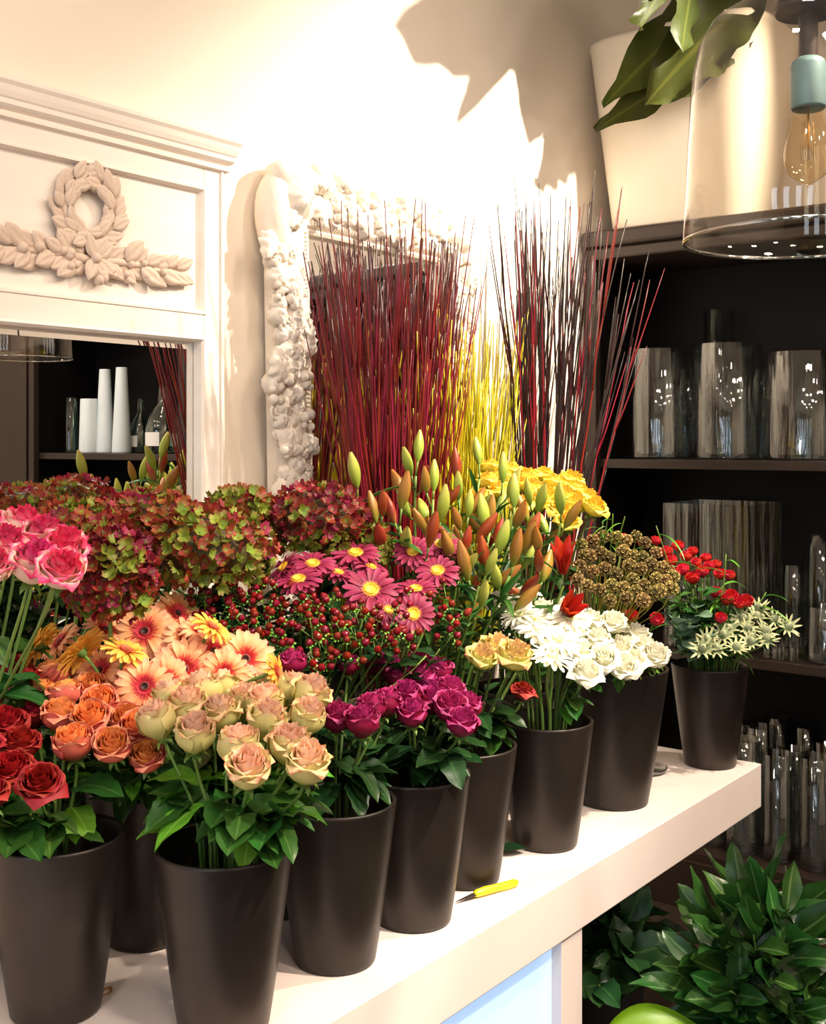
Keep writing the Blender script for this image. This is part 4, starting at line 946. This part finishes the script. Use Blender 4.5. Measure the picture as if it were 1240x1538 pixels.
twigs('tw_red', 150, 'r', 'thin dark red dogwood twig in the bunch before the carved mirror', 'red dogwood twigs', red_top, (1.74, 1.965), 0, 0)
twigs('tw_yel', 140, 'y', 'yellow green dogwood twig in the bunch between red and dark twigs', 'yellow dogwood twigs', lambda i: (random.triangular(585, 800, 715), 470 + rnd(0, 1) * 130 + max(0, rnd(-.5, 1)) * 60), (1.77, 1.975), 0, 0)
def dark_top(i):
    u = random.triangular(735, 985, 815); return (u, 290 + rnd(0, 1) ** 1.3 * 190 + max(0, u - 860) * .35)
twigs('tw_dark', 86, 'd', {'d': 'dark brown twig in the bunch next to the cabinet', 'c': 'bright crimson twig in the bunch next to the cabinet'}, {'d': 'dark twigs', 'c': 'crimson twigs'}, dark_top, (1.70, 2.05), 0, 0, 'dddddddcc')

# ------------------------------------------------------------------ glass on the shelves
def vase(x, y, z, r, h, label, group='glass vases', mat=M_vase, wall=.005, sq=False, name='glass_vase', cat='vase'):
    if sq:
        prof = [(r * .02, 0), (r, 0), (r, h), (r - wall, h), (r - wall, .012), (r * .02, .012)]; v, f, uv = lathe(prof, 4)
        v = [Matrix.Rotation(math.pi / 4, 3, 'Z') @ Vector(p) for p in v]; me = mesh('vase', v, f, mat, uv, False)
    else:
        prof = [(.0008, .001), (r - .006, 0), (r - .001, .003), (r, .008), (r, h - .002), (r - wall * .5, h), (r - wall, h - .002), (r - wall, .02), (r - wall - .008, .012), (.0008, .012)]
        v, f, uv = lathe(prof, 40); me = mesh('vase', v, f, mat, uv)
    return tag(link(name, me, None, Matrix.Translation((x, y, z + .0005))), label, cat, group)
def on_shelf(u, x): return on_x(u, 700, x).y
S1, S2, S3 = SHZ[2], SHZ[1], SHZ[0]
for u, x, r, h, lb in ((988, 3.975, .124, .405, 'wide tall clear cylinder vase nearest the cabinet post'), (1091, 3.975, .124, .412, 'wide tall clear cylinder vase in front of the tall narrow one'), (1207, 3.975, .135, .37, 'broad shorter clear cylinder vase beside the tall pair')):
    vase(x, on_shelf(u, x), S1, r, h, lb)
vase(4.17, on_shelf(1078, 4.17), S1, .055, .56, 'tall narrow clear vase behind the wide cylinders')
vase(4.15, on_shelf(1145, 4.15), S1, .06, .33, 'narrow clear vase standing between the wide cylinders')
vase(4.172, on_shelf(1030, 4.172), S1, .055, .35, 'narrow clear vase at the back behind the first wide cylinders')
vase(4.03, on_shelf(1085, 4.03), S2, .226, .52, 'large square clear glass tank on the middle shelf', sq=True)
vase(3.93, on_shelf(1241, 3.93), S2, .07, .19, 'squat clear vase at the front of the middle shelf')
vase(3.92, on_shelf(1182, 3.92), S2, .085, .20, 'square clear vase beside the squat vase', sq=True)
vase(4.12, on_shelf(1232, 4.12), S2, .055, .42, 'slim clear vase standing behind the squat vase')
vase(4.15, on_shelf(1192, 4.15), S2, .045, .30, 'plain clear vase behind the square vase')
BV = [[x, on_shelf(u, x), r, h] for u, x, r, h in [(1113, 3.95, .066, .40), (1165, 3.95, .058, .37), (1225, 3.95, .060, .38), (1140, 4.08, .056, .42), (1195, 4.08, .052, .36), (1100, 4.10, .05, .38), (1240, 4.10, .056, .40), (1168, 4.18, .046, .44), (1072, 3.96, .05, .28), (1120, 4.18, .046, .40), (1210, 4.18, .046, .42)]]
for _ in range(200):
    for a in range(len(BV)):
        for b in range(a):
            A, B = BV[a], BV[b]; dx, dy = A[0] - B[0], A[1] - B[1]; q = math.hypot(dx, dy) + 1e-6; g = A[2] + B[2] + .004 - q
            if g > 0:
                A[0] += dx / q * g * .5; A[1] += dy / q * g * .5; B[0] -= dx / q * g * .5; B[1] -= dy / q * g * .5
        BV[a][0] = min(max(BV[a][0], 3.86 + BV[a][2]), 4.23 - BV[a][2])
for x, y, r, h in BV:
    vase(x, y, S3, r, h, ('clear cylinder vase in the front row of the bottom shelf' if x < 4 else 'clear cylinder vase in the rear rows of the bottom shelf'), 'vases on the bottom shelf' + (' front' if x < 4 else ' rear'))
# items that the painted mirror shows
def mir_y(u, x): return 2 * 2.096 - on_x(u, 700, x).y
def lath_thing(name, prof, mat, x, y, z, label, cat, group=None):
    v, f, uv = lathe(prof, 24); return tag(link(name, mesh(name, v, f, mat, uv), None, Matrix.Translation((x, y, z + .0005))), label, cat, group)
XS = 3.97
for u, h in ((157, .455), (182, .46)):
    lath_thing('tapered_vase', [(.001, 0), (.05, 0), (.052, .01), (.03, h - .005), (.028, h), (.001, h)], M_wax, XS, mir_y(u, XS), S1, 'tall tapered white vase on the shelf shown in the mirror', 'vase', 'tapered white vases')
lath_thing('pillar_vase', [(.001, 0), (.052, 0), (.054, .01), (.046, .29), (.044, .294), (.001, .294)], M_wax, XS - .06, mir_y(133, XS - .06), S1, 'short white pillar vase beside the tall tapered ones', 'vase')
vase(XS, mir_y(107, XS), S1, .04, .31, 'slim ribbed clear vase next to the white pillar', mat=M_vaseg)
for u, x, sc in ((211, 4.10, .85), (245, 3.95, 1.0), (280, 4.12, .95)):
    v, f, uv = lathe([(a * sc, b * sc) for a, b in [(.001, 0), (.085, 0), (.092, .01), (.092, .13), (.07, .2), (.03, .26), (.024, .34), (.028, .35), (.02, .345), (.02, .27), (.06, .2), (.086, .13), (.086, .015), (.001, .012)]], 28)
    b = tag(link('glass_carafe', mesh('glass_carafe', v, f, M_vaseg, uv), None, Matrix.Translation((x, mir_y(u, x), S1 + .0005))), 'clear glass carafe with paper label on the mirrored shelf', 'carafe', 'glass carafes')
    lv = [((.093 * sc) * math.cos(a), (.093 * sc) * math.sin(a), z) for z in (.04 * sc, .11 * sc) for a in [math.pi * .8 + i * math.pi * .4 / 8 for i in range(9)]]
    link('paper_label', mesh('paper_label', lv, grid_faces(9, 2), M_paper), b)
for y in (.75, .45, .15): vase(3.98, y, S1, .11, .34, 'clear cylinder vase in the cabinet next to the planter cabinet', 'vases in the next cabinet')

# ------------------------------------------------------------------ planter with drooping leaves on the cabinet
def build_planter():
    zt = 2.42; c = Vector((3.985, 1.765, zt))
    m = MB(); prof = [(.200, 0), (.205, .006), (.262, .655), (.268, .672), (.262, .685), (.250, .687), (.240, .675), (.200, .5)]
    N = 40; v, f, uv = [], [], []
    def sup(a, p=5): ca, sa = math.cos(a), math.sin(a); return (abs(ca) ** p + abs(sa) ** p) ** (-1 / p)
    for r, z in [(.001, 0)] + prof + [(.001, .5)]:
        for k in range(N):
            a = 2 * math.pi * k / N; q = sup(a) * r; v.append((q * math.cos(a) * .98, q * math.sin(a) * 1.28, z)); uv.append((0, 0))
    n = len(prof) + 2
    f = [(j * N + k, j * N + (k + 1) % N, (j + 1) * N + (k + 1) % N, (j + 1) * N + k) for j in range(n - 1) for k in range(N)]
    t = thing('planter', 'big white tapered planter on top of the cabinet', 'planter', c)
    link('planter_body', mesh('planter_body', v, f, M_planter, uv), t)
    link('soil', mesh('soil', [(.24 * 1 * math.cos(a), .29 * math.sin(a), .56) for a in [i * math.pi / 12 for i in range(24)]], [tuple(range(24))], M_soil), t)
    pl = thing('leafy_plant', 'plant with big wavy green leaves drooping over the white planter', 'plant', c + Vector((0, 0, .56)))
    b0 = c + Vector((0, 0, .56))
    tv, tf, tu = tube([(0, 0, -.02), (-.02, -.02, .12), (-.05, -.03, .22), (-.06, -.05, .34)], [.03, .026, .022, .012], 9)
    link('trunk', mesh('trunk', tv, tf, M_stemd, tu), pl)
    def big(b, tip, wid, bow, side, seed):
        b = Vector(b); tip = Vector(tip); ax = tip - b; L = ax.length; n = 18; m_ = 9
        mid = (b + tip) / 2 + Vector((0, 0, bow)); sd = Vector(side).normalized(); rng = random.Random(seed); ph = rng.uniform(0, 6); vv, uu = [], []
        for j in range(n + 1):
            s = j / n; p = b * (1 - s) ** 2 + mid * 2 * s * (1 - s) + tip * s * s
            tg = (mid - b) * (1 - s) + (tip - mid) * s; nn = tg.cross(sd).normalized()
            w = wid * (math.sin(math.pi * (s * .988 + .01)) ** .65) * (1 - .15 * s)
            for i in range(m_):
                a = i / (m_ - 1) * 2 - 1; ww = w * (1 + .07 * math.sin(s * 30 + ph + a) * abs(a) ** 3)
                q = p + sd * a * ww + nn * (.14 * w * abs(a) + .035 * L * math.sin(s * 20 + ph + a * 2) * a * a - .25 * w * a * a)
                vv.append(tuple(q - b0)); uu.append((i / (m_ - 1), s))
        lf = link('leaf', mesh('leaf', vv, grid_faces(m_, n + 1), M_fig, uu), pl)
        sv, sf, su = tube([b - b0, (b - b0) * .6 + Vector((0, 0, .03)), Vector((-.06, -.05, .3))], .006, 6); link('petiole', mesh('petiole', sv, sf, M_stem, su), lf)
    G = [((1150, -60, 4.0), (905, 160, 3.98), .13, .06, (0.2, .6, .9), 1), ((1150, -20, 3.9), (968, 158, 3.86), .155, .05, (.1, .5, .9), 2), ((1130, 60, 3.9), (893, 196, 4.02), .085, .03, (.1, .5, .9), 3),
         ((1200, -100, 4.0), (1330, 60, 3.9), .13, .1, (0, 1, .2), 7)]
    for (u, v_, d), (u2, v2, d2), wd, bw, sd, se in G: big(at(u, v_, d), at(u2, v2, d2), wd, bw, sd, se)
    for b, tp, wd, sd, se in (((3.62, 1.62, 3.22), (2.98, 1.60, 3.05), .15, (.25, 0, 1), 11), ((3.62, 1.62, 3.30), (3.22, 1.60, 2.90), .15, (1, 0, .5), 12), ((3.66, 1.60, 3.32), (3.52, 1.60, 2.91), .14, (1, .1, -.2), 13), ((3.5, 1.64, 3.36), (3.1, 1.62, 3.16), .14, (.2, 0, 1), 14)):  # upper leaves added mostly out of view, shaped to cast the wall shadow
        big(b, tp, wd, .03, sd, se)
build_planter()

# ------------------------------------------------------------------ pendant lamps
def pendant(x, y, z, label):
    t = thing('pendant_lamp', label, 'lamp', (x, y, z), 'glass pendant lamps')
    r = .163; H = .315
    o = [(r, 0), (r - .002, .04), (r - .006, .12), (r - .012, .22), (r - .020, .262), (r - .036, .290), (r - .06, .305), (r - .10, .313), (.036, .316)]
    i = [(a - .0035, b - (.0035 if b > .27 else 0)) for a, b in reversed(o)]
    v, f, uv = lathe([(r - .003, .0015), (r - .001, -.0008)] + o, 56); link('glass_shade', mesh('glass_shade', v, f, M_lampglass, uv), t)
    def lt(n, prof, m, par=t, N=24): a, b, c = lathe(prof, N); return link(n, mesh(n, a, b, m, c), par)
    rv, rf, ru = tube([((r - .0012) * math.cos(a), (r - .0012) * math.sin(a), 0) for a in [i * math.pi / 32 for i in range(65)]], .0024, 8, False); link('glass_rim', mesh('glass_rim', rv, rf, M_rim, ru), t)
    lt('cap_disc', [(.001, .300), (.042, .300), (.044, .303), (.044, .309), (.001, .309)], M_lampdark)
    lt('upper_cap', [(.001, .340), (.02, .338), (.040, .322), (.040, .3165), (.001, .3165)], M_lampdark)
    lt('neck', [(.0125, .236), (.0125, .300)], M_lampdark)
    so = lt('socket', [(.001, .240), (.016, .240), (.021, .236), (.0225, .230), (.0225, .176), (.021, .172), (.0195, .174), (.0195, .180), (.001, .180)], M_verdi)
    z0 = .176
    lt('bulb', [(.0015, z0 - .108), (.004, z0 - .103), (.012, z0 - .099), (.024, z0 - .090), (.0305, z0 - .077), (.032, z0 - .066), (.0305, z0 - .052), (.0255, z0 - .030), (.0205, z0 - .012), (.018, z0)], M_bulb)
    fb = MB(); fb.add(*tube([(0, 0, z0), (0, 0, z0 - .07)], .0016, 6))
    for k in range(7):
        a = k * .9; a2 = a + .45
        fb.add(*tube([(.007 * math.cos(a), .007 * math.sin(a), z0 - .02), (.010 * math.cos(a2), .010 * math.sin(a2), z0 - .070)], .0003, 4))
    link('filament', fb.build('filament', M_fil), t)
    cv, cf, cu = tube([(0, 0, .335), (0, 0, 3.598 - z)], .003, 8); link('cord', mesh('cord', cv, cf, M_lampdark, cu), t)
    lt('ceiling_rose', [(.001, 3.575 - z), (.05, 3.575 - z), (.05, 3.6 - z)], M_lampdark)
pendant(1.542, .52, 1.919, 'clear glass pendant lamp with a filament bulb before the planter')
pendant(2.49, .50, 1.95, 'clear glass pendant lamp further along, its rim shown in the mirror')

# ------------------------------------------------------------------ laurel bunches on the floor
def bucket(x, y, h, label, r=.12):
    o = [(.001, .002), (r * .8, 0), (r * .82, .006), (r, h - .004), (r + .004, h), (r - .004, h), (r - .012, h * .6), (r * .75, .02), (.001, .02)]
    v, f, uv = lathe(o, 36); return tag(link('bucket', mesh('bucket', v, f, M_potin, uv), None, Matrix.Translation((x, y, 0))), label, 'bucket', 'black floor buckets')
def laurel(x, y, h, n, lk, label, group, rad, size, seed, top):
    rng = random.Random(seed)
    for i in range(n):
        a = i * 2.39996; q = math.sqrt((i + .5) / n); base = Vector((x + .05 * q * math.cos(a), y + .05 * q * math.sin(a), .03))
        rim = Vector((x + .085 * q * math.cos(a), y + .085 * q * math.sin(a), h))
        tip = Vector((x + rad * q * math.cos(a), y + rad * q * math.sin(a), h + top * (1 - .75 * q * q) + rng.uniform(-.02, .03)))
        ax = (Vector((math.cos(a) * q * 1.3, math.sin(a) * q * 1.3, 1 - .6 * q))).normalized()
        pts = [base] + bez(rim, rim + Vector((0, 0, .05)), tip - ax * .08, tip, 7)
        root = thing('laurel_branch', label + (', upright in the middle' if q < .5 else ', spreading outward'), 'branch', base, group); stem_part(root, base, pts, .0035, .002, M_stemd)
        for k in range(11):
            s = 2.2 + 5.6 * k / 10; j = min(int(s), len(pts) - 2); p = pts[j].lerp(pts[j + 1], min(1, s - j))
            dd = (ax * rng.uniform(.5, 1.0) + rand_dir(k * 2.4 + i, rng.uniform(-.2, .3)) * (.9 if k < 9 else .4)).normalized()
            add_leaf(root, lk, p - base, dd, size * rng.uniform(.75, 1.2), ax + Vector((rng.uniform(-.2, .2), rng.uniform(-.2, .2), .2)))
bucket(2.33, .885, .42, 'black bucket holding the laurel branches before the counter')
laurel(2.33, .885, .42, 24, 'laurel', 'branch of pointed green laurel leaves', 'laurel branches', .175, .12, 3, .29)
bucket(2.62, 1.42, .30, 'black bucket of dark foliage underneath the counter')
laurel(2.62, 1.42, .30, 14, 'hyd', 'branch of dark foliage underneath the counter', 'dark branches', .2, .11, 5, .14)
def lime():
    b = at(1052, 1545, 2.02); tip = at(890, 1575, 2.0); v, uv = [], []
    side = Vector((.45, .75, .5)).normalized()
    for j in range(13):
        s = j / 12; p = b.lerp(tip, s) + Vector((0, 0, .03 * math.sin(s * math.pi))); w = .05 * math.sin(math.pi * (s * .94 + .04)) ** .6
        for i in range(7):
            a = i / 6 * 2 - 1; v.append(tuple(p + side * a * w - b + Vector((-.02, -.02, 0)) * a * a)); uv.append((i / 6, s))
    t = thing('broad_leaf_stalk', 'broad lime green leaf below the laurel branches', 'leaf', b)
    link('blade', mesh('blade', v, grid_faces(7, 13), M_lime, uv), t)
    x, y = 2.25, .80
    a_, b_, c_ = tube([(0, 0, 0), Vector((.06, .02, -.06)), Vector((b.x * 0 + .08, .03, -(b.z - .01)))], .004, 6)
    link('stalk', mesh('stalk', a_, b_, M_stem, c_), t)
lime()

# ------------------------------------------------------------------ small things on the counter
def knife():
    a = at(686, 1356, 2.26); z = CT
    def onc(u, v): r = rayd(u, v); k = (CT - EYE) / r.z; return EYEP + r * k
    p0, p1, p2 = onc(690, 1355), onc(712, 1350), onc(777, 1331)
    p0 = p1 + (p1 - p2) * .42
    t = thing('florist_knife', 'small knife with bright yellow handle lying by a pot', 'knife', p2)
    d = (p2 - p1).normalized(); L = (p2 - p1).length
    pts = [p1 - p2 + d * L * q + Vector((0, 0, .009 + .001 * math.sin(q * 6))) for q in (0, .06, .25, .5, .75, .94, 1)]
    v, f, uv = tube(pts, [.005, .0075, .0085, .0078, .0085, .008, .004], 10); link('handle', mesh('handle', v, f, M_yel, uv), t)
    s = d.cross(Vector((0, 0, 1))).normalized(); q0 = p0 - p2; q1 = p1 - p2
    bl = [q0 + Vector((0, 0, .004)), q1 - s * .007 + Vector((0, 0, .008)), q1 + s * .007 + Vector((0, 0, .008)), q1 + s * .007 + Vector((0, 0, .0095)), q1 - s * .007 + Vector((0, 0, .0095)), q0 + Vector((0, 0, .0055))]
    link('blade', mesh('blade', [tuple(p) for p in bl], [(0, 1, 2), (5, 3, 4), (0, 2, 3, 5), (0, 5, 4, 1), (1, 4, 3, 2)], M_lampdark, smooth=False), t)
    q = onc(770, 1280); me = leaf_mesh('fallen_leaf', M_leafd, .75, -.05, .25)
    tag(link('fallen_leaf', me, None, frame(Vector((.6, -.75, .06)), Vector((0, 0, 1)), .062, q + Vector((-.03, .02, .004)))), 'dark green leaf fallen on the white counter', 'leaf')
    q = onc(158, 1491); v, f, uv = [], [], []
    pts = [(.010 * math.cos(a) * (1 + .3 * math.sin(2 * a)), .007 * math.sin(a) , .0012 + .0008 * math.sin(3 * a)) for a in [i * math.pi / 8 for i in range(33)]]
    v, f, uv = tube([(x * (1 + .35 * (i > 16)), y * (1 + .5 * (i > 16)), z + (.0012 if i > 16 else 0)) for i, (x, y, z) in enumerate(pts)], .0011, 6)
    tag(link('rubber_band', mesh('rubber_band', v, f, M_rubber, uv), None, Matrix.Translation(q)), 'twisted orange brown rubber band on the counter', 'rubber band')
    q = Vector((2.93, 1.44, CT)); v, f, uv = lathe([(.001, 0), (.05, 0), (.058, .006), (.062, .014), (.06, .014), (.055, .008), (.001, .004)], 28)
    tag(link('metal_dish', mesh('metal_dish', v, f, M_steel, uv), None, Matrix.Translation(q)), 'small shiny metal dish between the pots', 'dish')
knife()
